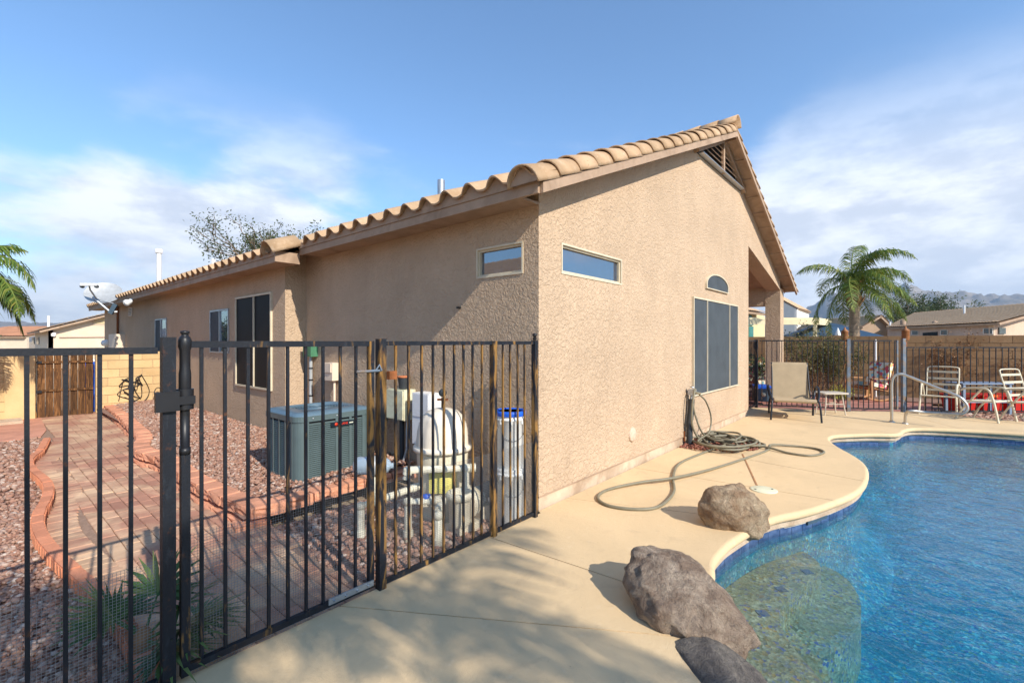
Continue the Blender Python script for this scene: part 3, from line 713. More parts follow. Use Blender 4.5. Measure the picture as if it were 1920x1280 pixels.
# bullnosed stucco corner
mb = MB(); mb.bb((.012, .014, -.1), (6.985, .2, .12)); mb.make('stem_wall', 'stem', house, True)
MB().bb((.0, -.004, .112), (7.0, .02, .124)).make('weep_screed', 'trim', house, True)
# corner column and outer patio beam
mb = MB(); mb.bb((10.02, -.002, .0), (10.42, .34, 2.84)); mb.bb((10.03, .34, 2.42), (10.41, 3.4, 2.9)); mb.bb((10.02, 3.2, 0), (10.42, 3.62, 2.9)); mb.make('patio_column', 'stucco', house, True)
mb = MB(); mb.add([(7.0, .3, 3.62), (10.1, .3, 2.86), (10.1, 3.6, 2.86), (7.0, 3.6, 3.62)], [(0, 1, 2, 3)]); mb.make('patio_ceiling', 'trim', house, True)
MB().bb((-.02, 3.62, -.1), (.0, 3.63, 0))
# hidden bulk of the house so that light cannot pass below the roof
MB().bb((.15, .4, 0), (6.9, 18.4, 2.6)).make('inner_core', 'ac_dark', house, True)

def frame(name, P, u0, u1, z0, z1, wd, d0, d1, m, par, mull=()):
    """rectangular window frame between depths d0..d1 with mullions at the given u"""
    mb = MB()
    def bx(a, b, c, d):
        p = [P(x, z, q) for x in (a, b) for z in (c, d) for q in (d0, d1)]
        mb.bb([min(v[i] for v in p) for i in range(3)], [max(v[i] for v in p) for i in range(3)])
    bx(u0, u1, z0, z0+wd); bx(u0, u1, z1-wd, z1); bx(u0, u0+wd, z0+wd, z1-wd); bx(u1-wd, u1, z0+wd, z1-wd)
    for m_ in mull: bx(m_-wd*.45, m_+wd*.45, z0+wd, z1-wd)
    return mb.make(name, m, par, par is house)
def pane(name, P, u0, u1, z0, z1, d, m, par):
    p = [P(u0, z0, d), P(u1, z0, d), P(u1, z1, d), P(u0, z1, d)]
    c = [P(u0, z0, d+.008), P(u1, z0, d+.008), P(u1, z1, d+.008), P(u0, z1, d+.008)]
    return MB().add(p+c, [(0, 1, 2, 3), (7, 6, 5, 4), (0, 4, 5, 1), (1, 5, 6, 2), (2, 6, 7, 3), (3, 7, 4, 0)]).make(name, m, par)
PG = lambda u, z, d: (u, d, z)
PS = lambda u, z, d: (d, u, z)
PF = lambda u, z, d: (XF+d, u, z)
for P, (a, b, c, d) in ((PG, gw), (PS, sw)):
    f = frame('window', P, a-.006, b+.006, c-.006, d+.006, .018, -.008, .03, 'cream_metal', house)
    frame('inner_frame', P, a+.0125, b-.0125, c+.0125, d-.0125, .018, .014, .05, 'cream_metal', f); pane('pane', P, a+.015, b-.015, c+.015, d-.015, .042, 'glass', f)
# sun-screened triple window and its arched light
f = frame('window', PG, 3.788, 6.154, .672, 2.176, .022, -.035, -.001, 'cream_metal', house, (4.41, 5.614))
for a, b in ((3.80, 4.40), (4.42, 5.605), (5.624, 6.14)): pane('screen_panel', PG, a, b, .69, 2.158, -.022, 'sun_screen', f)
ap = [(4.385, 2.352), (5.55, 2.352), (5.55, 2.43)]+[(4.9675+.5825*math.cos(t), 2.43+.195*math.sin(t)) for t in [math.pi*i/16 for i in range(1, 16)]]+[(4.385, 2.43)]
n = len(ap); f = None
cx_, cz_ = 4.9675, 2.47
mb = MB(); io = [(cx_+(x-cx_)*.955, cz_+(z-cz_)*.88) for x, z in ap]
mb.add([(x, -.034, z) for x, z in ap]+[(x, -.034, z) for x, z in io]+[(x, 0, z) for x, z in ap]+[(x, -.01, z) for x, z in io], [(i, (i+1) % n, n+(i+1) % n, n+i) for i in range(n)]+[(i, 2*n+i, 2*n+(i+1) % n, (i+1) % n) for i in range(n)]+[(n+i, n+(i+1) % n, 3*n+(i+1) % n, 3*n+i) for i in range(n)])
f = mb.make('arched_window', 'cream_metal', house, True)
MB().add([(x, -.02, z) for x, z in io], [tuple(range(n))]).make('screen_panel', 'sun_screen', f)
# far side windows
f = frame('window', PF, 4.835, 6.29, .75, 2.25, .028, -.03, .02, 'cream_metal', house, (5.505,))
pane('screen_panel', PF, 4.86, 5.49, .775, 2.225, -.012, 'dark_screen', f); pane('screen_panel', PF, 5.52, 6.265, .775, 2.225, -.012, 'dark_screen', f)
for (a, b, c, d, m_) in ((6.65, 7.635, 1.288, 2.084, 7.12), (10.69, 11.71, .985, 2.046, 11.2)):
    f = frame('window', PF, a, b, c, d, .028, -.02, .02, 'galv', house, (m_,))
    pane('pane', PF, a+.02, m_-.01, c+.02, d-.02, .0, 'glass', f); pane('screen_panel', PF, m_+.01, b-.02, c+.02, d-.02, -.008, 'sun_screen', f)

# gable vent: triangular, louvred, with post and metal sill
vb, v0, v1, va_ = 4.40, 3.95, 6.45, 4.93
f = MB()
f.bar((v0-.06, -.03, vb), (RIDX, -.03, va_+.03), .06, .09, (0, -1, 0)); f.bar((v1+.06, -.03, vb), (RIDX, -.03, va_+.03), .06, .09, (0, -1, 0)); f.bar((RIDX, -.035, vb), (RIDX, -.035, va_), .07, .05, (0, -1, 0))
vent = f.make('gable_vent', 'trim', house, True)
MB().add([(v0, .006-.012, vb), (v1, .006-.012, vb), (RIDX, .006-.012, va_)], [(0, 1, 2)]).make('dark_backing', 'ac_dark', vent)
MB().bar((v0+.1, -.045, vb+.012), (v1-.1, -.045, vb+.012), .09, .012).make('sill_flashing', 'galv', vent)
for k in range(5):
    z = vb+.05+k*.088; hw = (va_-z)/PITCH*.9
    for s_ in (-1, 1):
        if hw > .1: MB().box((RIDX+s_*hw/2, -.028, z+.03), (hw-.03, .012, .07), Matrix.Rotation(R(-38), 3, 'X')).make('louvre', 'trim', vent)

# ---- roof: barge boards, fascia, soffit, tiles
roof = MB()
YE = 19.3
def tilez(x): return rake(x)+.135
# decking under the tiles
for (xa, xb, ya, yb) in ((-.29, RIDX, -.2, 3.95), (-.60, RIDX, 3.95, YE), (RIDX, WIDX+.25, -.2, YE)):
    roof.add([(xa, ya, rake(xa)+.085), (xb, ya, rake(xb)+.085), (xb, yb, rake(xb)+.085), (xa, yb, rake(xa)+.085)], [(0, 1, 2, 3)])
roof = roof.make('roof', 'trim', house, True)
def subp(mb, nm, m): return mb.make(nm, m, roof)
def slope_board(nm, xa, xb, y0, y1, z0, z1, m='trim'):
    mb = MB(); vs = []
    for x in (xa, xb):
        for y in (y0, y1):
            for dz in (z0, z1): vs.append((x, y, rake(x)+dz))
    mb.add(vs, [(0, 1, 3, 2), (4, 6, 7, 5), (0, 4, 5, 1), (2, 3, 7, 6), (0, 2, 6, 4), (1, 5, 7, 3)]); return subp(mb, nm, m)
slope_board('barge_board', -.292, RIDX-.001, -.27, -.235, 0, .09); slope_board('barge_board', RIDX+.001, WIDX+.26, -.27, -.235, 0, .09)
k = 0; x = -.2
while x < WIDX+.1:                           # soffit panels between the outlookers
    if abs(x+.25-RIDX) > .3:
        xb = min(x+.49, WIDX+.2)
        slope_board('soffit_panel', x+.012, xb-.012, -.234, -.003, .045, .065)
        if x > RIDX-.3: slope_board('outlooker', x-.022, x+.011, -.234, -.003, .02, .062)
    x += .50
# eave fascia: two boards, near run and far run
for (xe, ya, yb, ze) in ((-.29, -.235, 3.93, 2.71-.04*PITCH), (-.60, 3.97, YE, 2.71-.35*PITCH)):
    mb = MB(); mb.bb((xe-.028, ya, ze), (xe, yb, ze+.085)); subp(mb, 'fascia_board', 'trim')
    mb = MB(); mb.bb((xe-.040, ya, ze+.086), (xe, yb, ze+.155)); subp(mb, 'riser_board', 'trim')
    mb = MB(); mb.bb((xe+.001, max(ya+.03, .001), ze+.02), (xe+.31, yb, ze+.04)); subp(mb, 'eave_soffit', 'trim')
# far run's own barge edge where it steps out
mb = MB(); mb.bb((-.64, 3.935, 2.57), (-.31, 3.968, 2.715)); subp(mb, 'barge_board', 'trim')
# S tiles: pan and cover, one shared mesh
PER = .31
def sprof(t):
    """height of the S profile over one period, cover centred at t=0"""
    t = (t+.5) % 1-.5
    return .078*math.cos(t/.31*math.pi/2) if abs(t) < .31 else -.012*math.sin((abs(t)-.31)/.38*math.pi)
NS = 16
def s_tile():
    mb = MB(); L_ = .43
    for zoff in (0, -.016):
        vs = []
        for s_ in (0, 1):
            for i in range(NS+1):
                u = -.5+i/NS; vs.append((L_*s_, u*PER, sprof(u)+zoff+.012*(1-s_)))
        f = [(i, i+1, NS+2+i, NS+1+i) for i in range(NS)]
        mb.add(vs, f if zoff else [tuple(reversed(q)) for q in f], True)
    vs = [(0, (-.5+i/NS)*PER, sprof(-.5+i/NS)+.012+dz) for dz in (0, -.016) for i in range(NS+1)]
    mb.add(vs, [(i, i+1, NS+2+i, NS+1+i) for i in range(NS)], True); return mb.mesh('roof_tile')
stm = s_tile(); pa = math.atan(PITCH)
def birdstop(xe, y0, y1, zb):
    mb = MB(); ys = np.arange(y0, y1, PER/10); vs = []
    for y in ys: vs += [(xe, y, zb-.03), (xe, y, zb+sprof((y-Y0)/PER)+.0)]
    mb.add(vs, [(2*i, 2*i+1, 2*i+3, 2*i+2) for i in range(len(ys)-1)]); return subp(mb, 'birdstop', 'trim')
Y0 = -.11
for (xe, ya, yb) in ((-.29, -.11, 3.75), (-.60, 4.23, YE-.1)):
    zt = rake(xe)+.155
    i0 = math.ceil((ya-Y0)/PER-.01); i1 = int((yb-Y0)/PER)
    for i in range(i0, i1+1):
        for c_ in range(2 if xe > -.3 else 1):
            o = obj('roof_tile', stm, 'tile', roof); x_ = xe-.075+c_*.36*math.cos(pa); o.location = (x_, Y0+i*PER, zt+.002+(x_-xe+.075)*PITCH-.02+rnd.uniform(-.003, .003)); o.rotation_euler = (0, -pa+rnd.uniform(-.01, .01), rnd.uniform(-.012, .012))
    birdstop(xe-.036, max(ya-.12, -.23), yb+.12, zt-.012)
# remaining field of tiles as one corrugated sheet per slope, stepped by course
def field(xa, xb, y0, y1, sgn):
    ys = np.arange(y0, y1, PER/8); xs = []; x = xa
    while x < xb: xs += [(x, .014), (min(x+.355, xb)-.004, 0.)]; x += .36
    V = []; F = []; n = len(ys)
    for (x, st) in xs:
        X = x if sgn > 0 else WIDX-x; z = 2.71+PITCH*(x+OV)+.152+st
        V += [(X, y, z+sprof((y-Y0)/PER)) for y in ys]
    for j in range(len(xs)-1):
        for i in range(n-1):
            a = j*n+i; F.append((a, a+1, a+n+1, a+n) if sgn < 0 else (a, a+n, a+n+1, a+1))
    o = obj('tile_field', npmesh('tile_field', V, F), 'tile', roof); o.data.polygons.foreach_set('use_smooth', [True]*len(F)); return tag(o, kind='stuff')
field(.34, RIDX-.05, -.1, 3.9, 1); field(-.23, RIDX-.05, 3.9, YE, 1); field(-.30, RIDX-.05, -.1, YE, -1)
# barrel tiles on the rakes and ridge
def barrel(rw, rh, ln, taper=.9, n=14, th=.016):
    mb = MB(); vs = []
    for s_, k in ((0, 1.), (1, taper)):
        for off in (0, th):
            for i in range(n+1):
                a = math.pi*i/n; r1, r2 = rw*k-off, rh*k-off
                sk = .045 if i in (0, n) else 0
                vs.append((ln*s_, -math.cos(a)*r1, math.sin(a)*r2-sk*0))
    q = n+1; fs = []
    for i in range(n): fs += [(i, i+1, 2*q+i+1, 2*q+i), (q+i, 3*q+i, 3*q+i+1, q+i+1), (i, q+i, q+i+1, i+1), (2*q+i, 2*q+i+1, 3*q+i+1, 3*q+i)]
    fs += [(0, 2*q, 3*q, q), (n, q+n, 3*q+n, 2*q+n)]
    mb.add(vs, fs, True); return mb.mesh('rake_tile')
btm = barrel(.165, .165, .37); ct = math.cos(pa)
x = -.375; k = 0
while x < RIDX-.12:
    o = obj('rake_tile', btm, 'tile', roof); o.location = (x, -.125+rnd.uniform(-.004, .004), rake(x)+.100); o.rotation_euler = (0, -pa+.045, rnd.uniform(-.02, .02)); x += .31; k += 1
x = -.335
while x < RIDX-.12:
    o = obj('rake_tile', btm, 'tile', roof); X = WIDX-x; o.location = (X, -.125+rnd.uniform(-.004, .004), rake(X)+.100); o.rotation_euler = (0, -pa+.045, math.pi+rnd.uniform(-.02, .02)); x += .31
y = -.29
while y < 8:
    o = obj('ridge_tile', btm, 'tile', roof); o.location = (RIDX, y, rake(RIDX)+.19); o.rotation_euler = (0, .0, math.pi/2); y += .31
# cap tile closing the step in the eave
cap = barrel(.165, .18, .42, .93); o = obj('step_cap_tile', cap, 'tile', roof); o.location = (-.70, 4.02, rake(-.60)+.105); o.rotation_euler = (0, -pa+.02, .0)
# small birdstop at the corner of the near eave
pz = rake(-.33)+.100; pl_ = [(-.362, -.125-.155*math.cos(math.pi*i/14), pz+.155*math.sin(math.pi*i/14)) for i in range(15)]
MB().add(pl_, [tuple(range(15))]).make('tile_end_plug', 'trim', roof)
# roof plumbing
def vent_pipe(nm, label, p, z0, z1, r, m, cap_=True):
    t = thing(nm, label, 'vent pipe', (p[0], p[1], z0)); MB().tube([(0, 0, 0), (0, 0, z1-z0)], r, 14).make('pipe', m, t)
    if cap_: MB().lathe([(r*1.55, z1-z0-.02), (r*1.55, z1-z0+.07), (r*1.2, z1-z0+.09), (0, z1-z0+.095)], n=14).make('cap', m, t)
    MB().lathe([(r*2.4, -.12), (r*1.2, .06)], n=14).make('flashing', 'galv', t)
x, y, z = at(298, 466, 12.3); vent_pipe('flue_pipe', 'tall white capped flue pipe rising from the far end of the roof', (x, y), rake(max(x, -.5))+.15, z-.1, .055, 'box_white')
x, y, z = at(827, 338, 6.4); vent_pipe('vent_pipe', 'short grey vent pipe poking above the near roof tiles', (x, y), rake(x)+.15, z, .05, 'galv', False)
x, y, z = at(400, 486, 9.6); vent_pipe('vent_pipe', 'stub of white vent pipe behind the roof step', (x, y), rake(max(x, -.4))+.1, z, .04, 'box_white', False)
# wall fittings of the house
MB().lathe([(.085, 0), (.085, .012), (.07, .022), (0, .026)], (1.816, -.0, .40), 24, Matrix.Rotation(R(90), 3, 'X')).make('cleanout_cover', 'stucco_pale', house, True)
MB().tube([(-.0, 1.015, 1.846), (-.05, 1.01, 1.846)], .012, 8).make('wall_nipple', 'black_plastic', house, True)
MB().bb((XF-.03, 14.24, 2.23), (XF, 14.65, 2.47)).make('wall_vent', 'box_beige', house, True)
mb = MB()
for k in range(5): mb.bb((XF-.034, 14.28, 2.26+k*.04), (XF-.030, 14.61, 2.275+k*.04))
mb.make('wall_vent_slot', 'ac_dark', house, True)

# ================================================================== WALL-MOUNTED THINGS
t = thing('meter_cabinet', 'beige electrical cabinet with conduit on the far house wall', 'cabinet', (XF, 15.85, .9))
MB().bb((-.20, -.60, .1), (-.001, .60, .82)).make('cabinet', 'box_beige', t); MB().bb((-.215, -.5, .15), (-.20, .1, .7)).make('door', 'box_beige', t)
MB().tube([(-.04, .25, .82), (-.04, .25, 1.75)], .03, 10).make('conduit', 'rust', t)
t = thing('wall_dome_lamp', 'white dome on a bracket beside the electrical cabinet', 'lamp', (XF, 16.9, 1.42))
MB().lathe([(0, -.12), (.1, -.08), (.13, 0), (.1, .08), (0, .12)], (-.2, 0, .03), 16).make('dome', 'white_plastic', t); MB().tube([(-.0, 0, 0), (-.2, 0, 0)], .02, 8).make('bracket', 'galv', t)
t = thing('flood_light', 'white twin-head floodlight under the eave', 'light', (-.60, 12.58, 2.58))
MB().lathe([(.07, 0), (.07, .02), (0, .025)], (0, 0, -.01), 14).make('base', 'white_plastic', t)
for s_ in (-1, 1):
    Mx = Matrix.Rotation(R(s_*40), 3, 'Z') @ Matrix.Rotation(R(-115), 3, 'Y')
    MB().lathe([(.03, 0), (.045, .04), (.085, .13), (.085, .16), (.07, .165), (0, .16)], (-.02, s_*.11, -.04), 16, Mx).make('lamp_head', 'white_plastic', t)
# satellite dish on the eave
dp = Vector(at(212, 582, 12.6)); t = thing('satellite_dish', 'grey oval satellite dish on a bent arm at the far eave', 'dish', dp)
u = Vector((RX, RY, 0)); wv = Vector((WX, WY, 0)); zv = Vector((0, 0, 1)); s_ = 12.6/FPX
def dpt(px, py, off=0.): return u*((px-212)*s_)+zv*((582-py)*s_)+wv*off
arm = MB().tube([dpt(214, 584, .1), dpt(207, 585, 0), dpt(181, 561, -.05), dpt(178, 557, -.05)], .032, 10).make('mast', 'galv', t)
MB().bar(dpt(207, 588, 0), dpt(214, 570, .05), .12, .10).make('bracket', 'pump_motor', t)
MB().tube([dpt(182, 560, -.05), dpt(207, 568, .1)], .014, 6).make('strut', 'galv', t)
nrm = (u*.35+wv*-.75+zv*.62).normalized(); ax = zv.cross(nrm).normalized(); ay = nrm.cross(ax)
cc = dpt(180, 550, .25); mb = MB(); vs = []; rings, seg = 6, 28
for i in range(rings+1):
    for j in range(seg):
        a = 2*math.pi*j/seg; q = i/rings; vs.append(cc+ax*math.cos(a)*q*.42+ay*math.sin(a)*q*.38+nrm*(q*q*.07))
mb.add(vs, [(i*seg+j, i*seg+(j+1) % seg, (i+1)*seg+(j+1) % seg, (i+1)*seg+j) for i in range(rings) for j in range(seg)], True)
mb.make('reflector', 'pipe_grey' if 0 else 'conduit', t)
MB().tube([dpt(184, 560, -.05), dpt(191, 546, -.35), dpt(194, 540, -.42)], .02, 8).make('feed_arm', 'galv', t)
MB().bar(dpt(180, 537, -.42), dpt(207, 537, -.42), .09, .07).make('feed_horn', 'white_plastic', t)
for (px, py) in ((180, 540), (206, 540)): MB().tube([dpt(px, py, -.42), dpt(px-3, py, -.34)], .045, 10).make('lens', 'pipe_grey', t)
# boxes near the condenser
t = thing('irrigation_box', 'green controller box on a metal conduit beside the wall step', 'box', (0, 4.13, .15))
MB().bb((-.11, -.10, 1.13), (-.002, .14, 1.29)).make('housing', 'box_green', t)
for k in range(3): MB().bb((-.114, -.06, 1.15+k*.045), (-.110, .09, 1.165+k*.045)).make('rib', 'box_green', t)
MB().tube([(-.05, .02, .0), (-.05, .02, 1.13)], .026, 10).make('conduit', 'conduit', t)
for z in (.55, .78, .95): MB().tube([(-.05, .02, z), (-.05, .02, z+.02)], .032, 10).make('strap', 'black_plastic', t)
t = thing('disconnect_box', 'beige disconnect box on thin conduit above the condenser', 'box', (0, 3.52, .15))
MB().bb((-.12, -.12, .82), (-.002, .11, 1.06)).make('housing', 'box_beige', t); MB().bb((-.135, -.10, .93), (-.12, .11, 1.05)).make('lid', 'box_beige', t)
MB().tube([(-.05, -.05, .1), (-.05, -.05, .82)], .017, 8).make('conduit', 'box_beige', t)
t = thing('timer_box', 'cream metal timer box on the side wall near the filter', 'box', (0, 1.90, .6))
MB().bb((-.16, -.15, .02), (-.002, .17, .36)).make('housing', 'box_cream', t); MB().bb((-.175, -.14, .03), (-.161, .16, .35)).make('door', 'box_cream', t)
MB().bb((-.10, -.172, .12), (-.05, -.151, .22)).make('latch', 'galv', t); MB().tube([(-.08, .0, .02), (-.08, .0, -.55)], .03, 8).make('conduit', 'pipe_grey', t)
MB().tube([(-.08, -.1, .02), (-.1, -.12, -.3), (-.12, -.05, -.52)], .014, 8).make('conduit', 'conduit', t)
t = thing('metal_pot', 'small dark pot with a rusty rim standing on the timer box', 'pot', (-.09, 1.86, .966))
MB().lathe([(.048, 0), (.066, .135)], n=16).make('body', 'pipe_grey', t); MB().lathe([(.066, .125), (.07, .125), (.07, .145), (.06, .145)], n=16).make('rim', 'terracotta', t)
t = thing('control_panel', 'tall white plastic control panel on the wall behind the filter dome', 'box', (0, 1.45, .4))
MB().bb((-.17, -.14, .0), (-.002, .14, .55)).make('housing', 'box_white', t); MB().bb((-.176, -.13, .30), (-.17, .13, .54)).make('door', 'box_white', t)
t = thing('flexible_conduit', 'grey ribbed flexible conduit running from the wall to the ground', 'conduit', (-.3, 2.0, .1))
pp = spline([(.25, .25, .52), (.12, .1, .42), (.02, -.05, .30), (-.02, -.12, .12), (-.05, -.15, .02)], 10); MB().tube(pp, [.026 if i % 2 else .021 for i in range(len(pp))], 10).make('ribbed_tube', 'pipe_grey', t)
MB().tube([pp[0], pp[0]+Vector((.04, .02, .04))], .032, 10).make('fitting', 'galv', t)

# ================================================================== IRON FENCES
BAR = .0138
def picket(length, m): return MB().box((0, 0, length/2), (BAR, BAR, length)).mesh('picket')
def fence_run(name, label, a, b, z0, ztop, xs=None, n=None, m='iron', rail=.030, posts=(), mesh=0., group=None, knob=False):
    """panel from a to b (xy): rails, pickets, optional posts at the ends and wire mesh along the foot"""
    a = Vector((*a, 0)); b = Vector((*b, 0)); d = b-a; ln = d.length; ang = math.atan2(d.y, d.x)
    t = thing(name, label, 'gate' if 'gate' in name else 'fence', a, ang, group)
    m2 = 'iron' if m == 'iron_rusty' else m
    MB().bb((0, -rail*.45, ztop-rail), (ln, rail*.45, ztop)).make('top_rail', m2, t)
    MB().bb((0, -rail*.45, z0), (ln, rail*.45, z0+rail)).make('bottom_rail', m2, t)
    pm = picket(ztop-z0-2*rail+.002, m)
    for x in (xs if xs is not None else [ln*(i+.5)/n for i in range(n)]):
        o = obj('picket', pm, m, t); o.location = (x, 0, z0+rail-.001); o.rotation_euler = (rnd.uniform(-.002, .002), rnd.uniform(-.003, .003), 0)
    for (x, wd, h, pmn) in posts:
        p = MB().bb((x-wd/2, -wd/2, -.12), (x+wd/2, wd/2, h)).make('post', pmn, t); MB().bb((x-wd/2-.001, -wd/2-.001, h+.0005), (x+wd/2+.001, wd/2+.001, h+.004)).make('post_cap', pmn, p)
    if mesh:
        w_ = MB(); k = 0; st = .0127; r = .00055; y = .0125
        nx = int(ln/st)
        for i in range(nx+1): w_.bb((i*st-r, y-r, z0-.03), (i*st+r, y+r, z0+mesh))
        for j in range(int((mesh+.03)/st)+1): w_.bb((0, y+r, z0-.03+j*st-r), (ln, y+3*r, z0-.03+j*st+r))
        tag(w_.make('wire_mesh', 'wire', t), kind='stuff')
    return t
FY = -.06
fence_run('iron_fence', 'black iron fence panel ending at the square hinge post', (-4.2, FY), (-2.76, FY), .03, 1.475, xs=[4.2-x for x in (3.144, 3.044, 2.945, 2.849, 3.245, 3.345, 3.445, 3.545, 3.645, 3.745, 3.845, 3.945, 4.045, 4.145)], m='iron_clean', rail=.028, mesh=.53, posts=[(1.478, .048, 1.515, 'iron_clean')])
# the gate with its round hinge stile and latch
gt = fence_run('iron_gate', 'tall iron gate with round hinge stile and rusty pickets', (-2.66, FY), (-1.725, FY), .035, 1.502, xs=[2.66-x for x in (2.596, 2.499, 2.401, 2.305, 2.21, 2.115, 2.021, 1.924, 1.827)], m='iron', rail=.030, mesh=.60)
MB().lathe([(.019, 1.0), (.022, 1.0), (.022, 1.03), (.019, 1.03), (.019, 1.22), (.024, 1.23), (.024, 1.36), (.021, 1.38), (.021, 1.46), (.026, 1.475), (.026, 1.505), (.020, 1.52), (.014, 1.525), (.014, 1.533), (.019, 1.538), (.017, 1.546), (0, 1.549)], (0, 0, 0), 14).make('hinge_stile', 'black_plastic', gt)
MB().bb((-.017, -.017, .02), (.017, .017, 1.0)).make('stile', 'iron', gt)
hg = MB(); hg.bb((-.115, -.045, 1.20), (-.03, -.024, 1.285)); hg.bb((-.05, -.04, 1.225), (.03, -.026, 1.26)); hg.tube([(0, 0, 1.20), (0, 0, 1.29)], .034, 12); hg.make('hinge', 'black_plastic', gt)
MB().bb((.917, -.016, .035), (.949, .016, 1.502)).make('stile', 'iron_rusty', gt)
la = MB(); la.tube([(.83, -.02, 1.325), (.99, -.02, 1.325)], .008, 8); la.tube([(.955, -.02, 1.325), (.975, -.03, 1.36), (.99, -.03, 1.325)], .006, 6); la.make('latch', 'post_paint', gt)
pl = MB(); pl.bb((.66, -.024, .052), (.94, -.0145, .085)); pl.make('splice_plate', 'galv', gt)
for x in (.69, .76, .83, .90): MB().tube([(x, -.04, .068), (x, -.02, .068)], .006, 6).make('bolt', 'galv', gt)
# fixed panel between the gate and the house corner
fr = fence_run('iron_fence', 'rusty iron fence panel between the gate and the house corner', (-1.655, FY), (-.10, FY), .02, 1.502, xs=[1.655-x for x in (1.548, 1.446, 1.348, 1.249, 1.155, 1.061, .969, .872, .783, .542, .452, .359, .269)], m='iron_rusty', rail=.027, mesh=.62, posts=[(0, .047, 1.512, 'iron_rusty'), (1.002, .043, 1.50, 'iron_rusty'), (1.52, .04, 1.505, 'iron_rusty')])
MB().bb((.02, -.06, 1.27), (.075, -.03, 1.32)).make('strike_plate', 'rust', fr)
MB().lathe([(.012, 0), (.018, .01), (.012, .03), (.022, .04), (.020, .055), (0, .062)], (1.52, 0, 1.51), 12).make('finial', 'black_plastic', fr)
# far enclosure
A, B, C_, D_, E_ = (7.04, .20), (8.33, .16), (8.98, -1.46), (9.58, -2.28), (9.66, -2.38)
fence_run('iron_fence', 'short iron fence closing the patio beside the gable wall', A, B, .05, 1.53, n=13, m='iron', rail=.027, posts=[(1.29, .06, 1.54, 'iron')])
fence_run('iron_fence', 'iron fence behind the sling lounge chair', (B[0]+.02, B[1]-.06), C_, .05, 1.53, n=17, m='iron', rail=.027, posts=[(1.71, .06, 1.55, 'post_paint')])
g2 = fence_run('iron_gate', 'distant iron gate next to the handrail with black hinge', (C_[0]+.05, C_[1]-.06), D_, .05, 1.53, n=9, m='iron', rail=.027, posts=[])
MB().bb((-.03, -.03, 1.25), (.02, .03, 1.52)).make('hinge', 'black_plastic', g2); MB().bb((.92, -.02, .05), (.95, .02, 1.53)).make('stile', 'post_paint', g2)
dr = Vector((RX, RY, 0)).normalized(); E2 = (E_[0]+dr.x*3.4, E_[1]+dr.y*3.4)
fence_run('iron_fence', 'lower iron fence in front of the brown block wall', E_, E2, .0, 1.385, n=25, m='iron', rail=.027, posts=[(0, .065, 1.56, 'post_paint')])
E_end = 0

# ================================================================== POOL EQUIPMENT
GZ = -.07
# condenser
ax0, ax1, ay0, ay1, az, ah = -1.17, -.33, 2.13, 2.93, .06, .70
ac = thing('air_conditioner', 'dark green condenser unit with louvred sides on the gravel bed', 'air conditioner', ((ax0+ax1)/2, (ay0+ay1)/2, az))
W_, D2 = (ax1-ax0)/2, (ay1-ay0)/2
def rrect(w, d, r, n=6):
    o = []
    for (sx, sy, a0) in ((1, 1, 0), (-1, 1, 90), (-1, -1, 180), (1, -1, 270)):
        for i in range(n+1):
            a = R(a0+90*i/n); o.append((sx*(w-r)+r*math.cos(a), sy*(d-r)+r*math.sin(a)))
    return o
MB().prism(rrect(W_-.012, D2-.012, .10), .045, ah-.06).make('core', 'ac_dark', ac)
MB().prism(rrect(W_+.01, D2+.01, .11), .0, .05).make('base_pan', 'ac_green', ac)
MB().prism(rrect(W_+.012, D2+.012, .11), ah-.075, ah-.02).make('top_band', 'ac_green', ac)
# corner panels
for sx in (-1, 1):
    for sy in (-1, 1):
        a0 = {(1, 1): 0, (-1, 1): 90, (-1, -1): 180, (1, -1): 270}[(sx, sy)]; pr = []
        for (r, o_) in ((.11, 0), (.095, 0)):
            q = []
            for i in range(7):
                a = R(a0+90*i/6); q.append((sx*(W_-.105)+r*math.cos(a), sy*(D2-.105)+r*math.sin(a)))
            pr.append(q)
        MB().prism(pr[0]+pr[1][::-1], .05, ah-.075).make('corner_panel', 'ac_green', ac)
# louvre slats and vertical ribs on each side
ns = 27
def louvres(side):
    mb = MB()
    L2 = (W_ if side[1] else D2)-.105
    for k in range(ns):
        z = .062+k*(ah-.15)/ns
        if side[1]: mb.box((0, side[1]*(D2-.004), z), (2*L2, .020, .007), Matrix.Rotation(R(side[1]*-38), 3, 'X'))
        else: mb.box((side[0]*(W_-.004), 0, z), (.020, 2*L2, .007), Matrix.Rotation(R(side[0]*38), 3, 'Y'))
    o = mb.make('louvre_grille', 'ac_green', ac); tag(o, kind='stuff')
    for k in range(5):
        q = -L2+2*L2*k/4
        b_ = MB()
        if side[1]: b_.bb((q-.014, side[1]*(D2+.003)-.006, .05), (q+.014, side[1]*(D2+.003)+.005, ah-.075))
        else: b_.bb((side[0]*(W_+.003)-.006, q-.014, .05), (side[0]*(W_+.003)+.005, q+.014, ah-.075))
        b_.make('grille_rib', 'ac_green', ac)
for s_ in ((0, -1), (-1, 0), (1, 0), (0, 1)): louvres(s_)
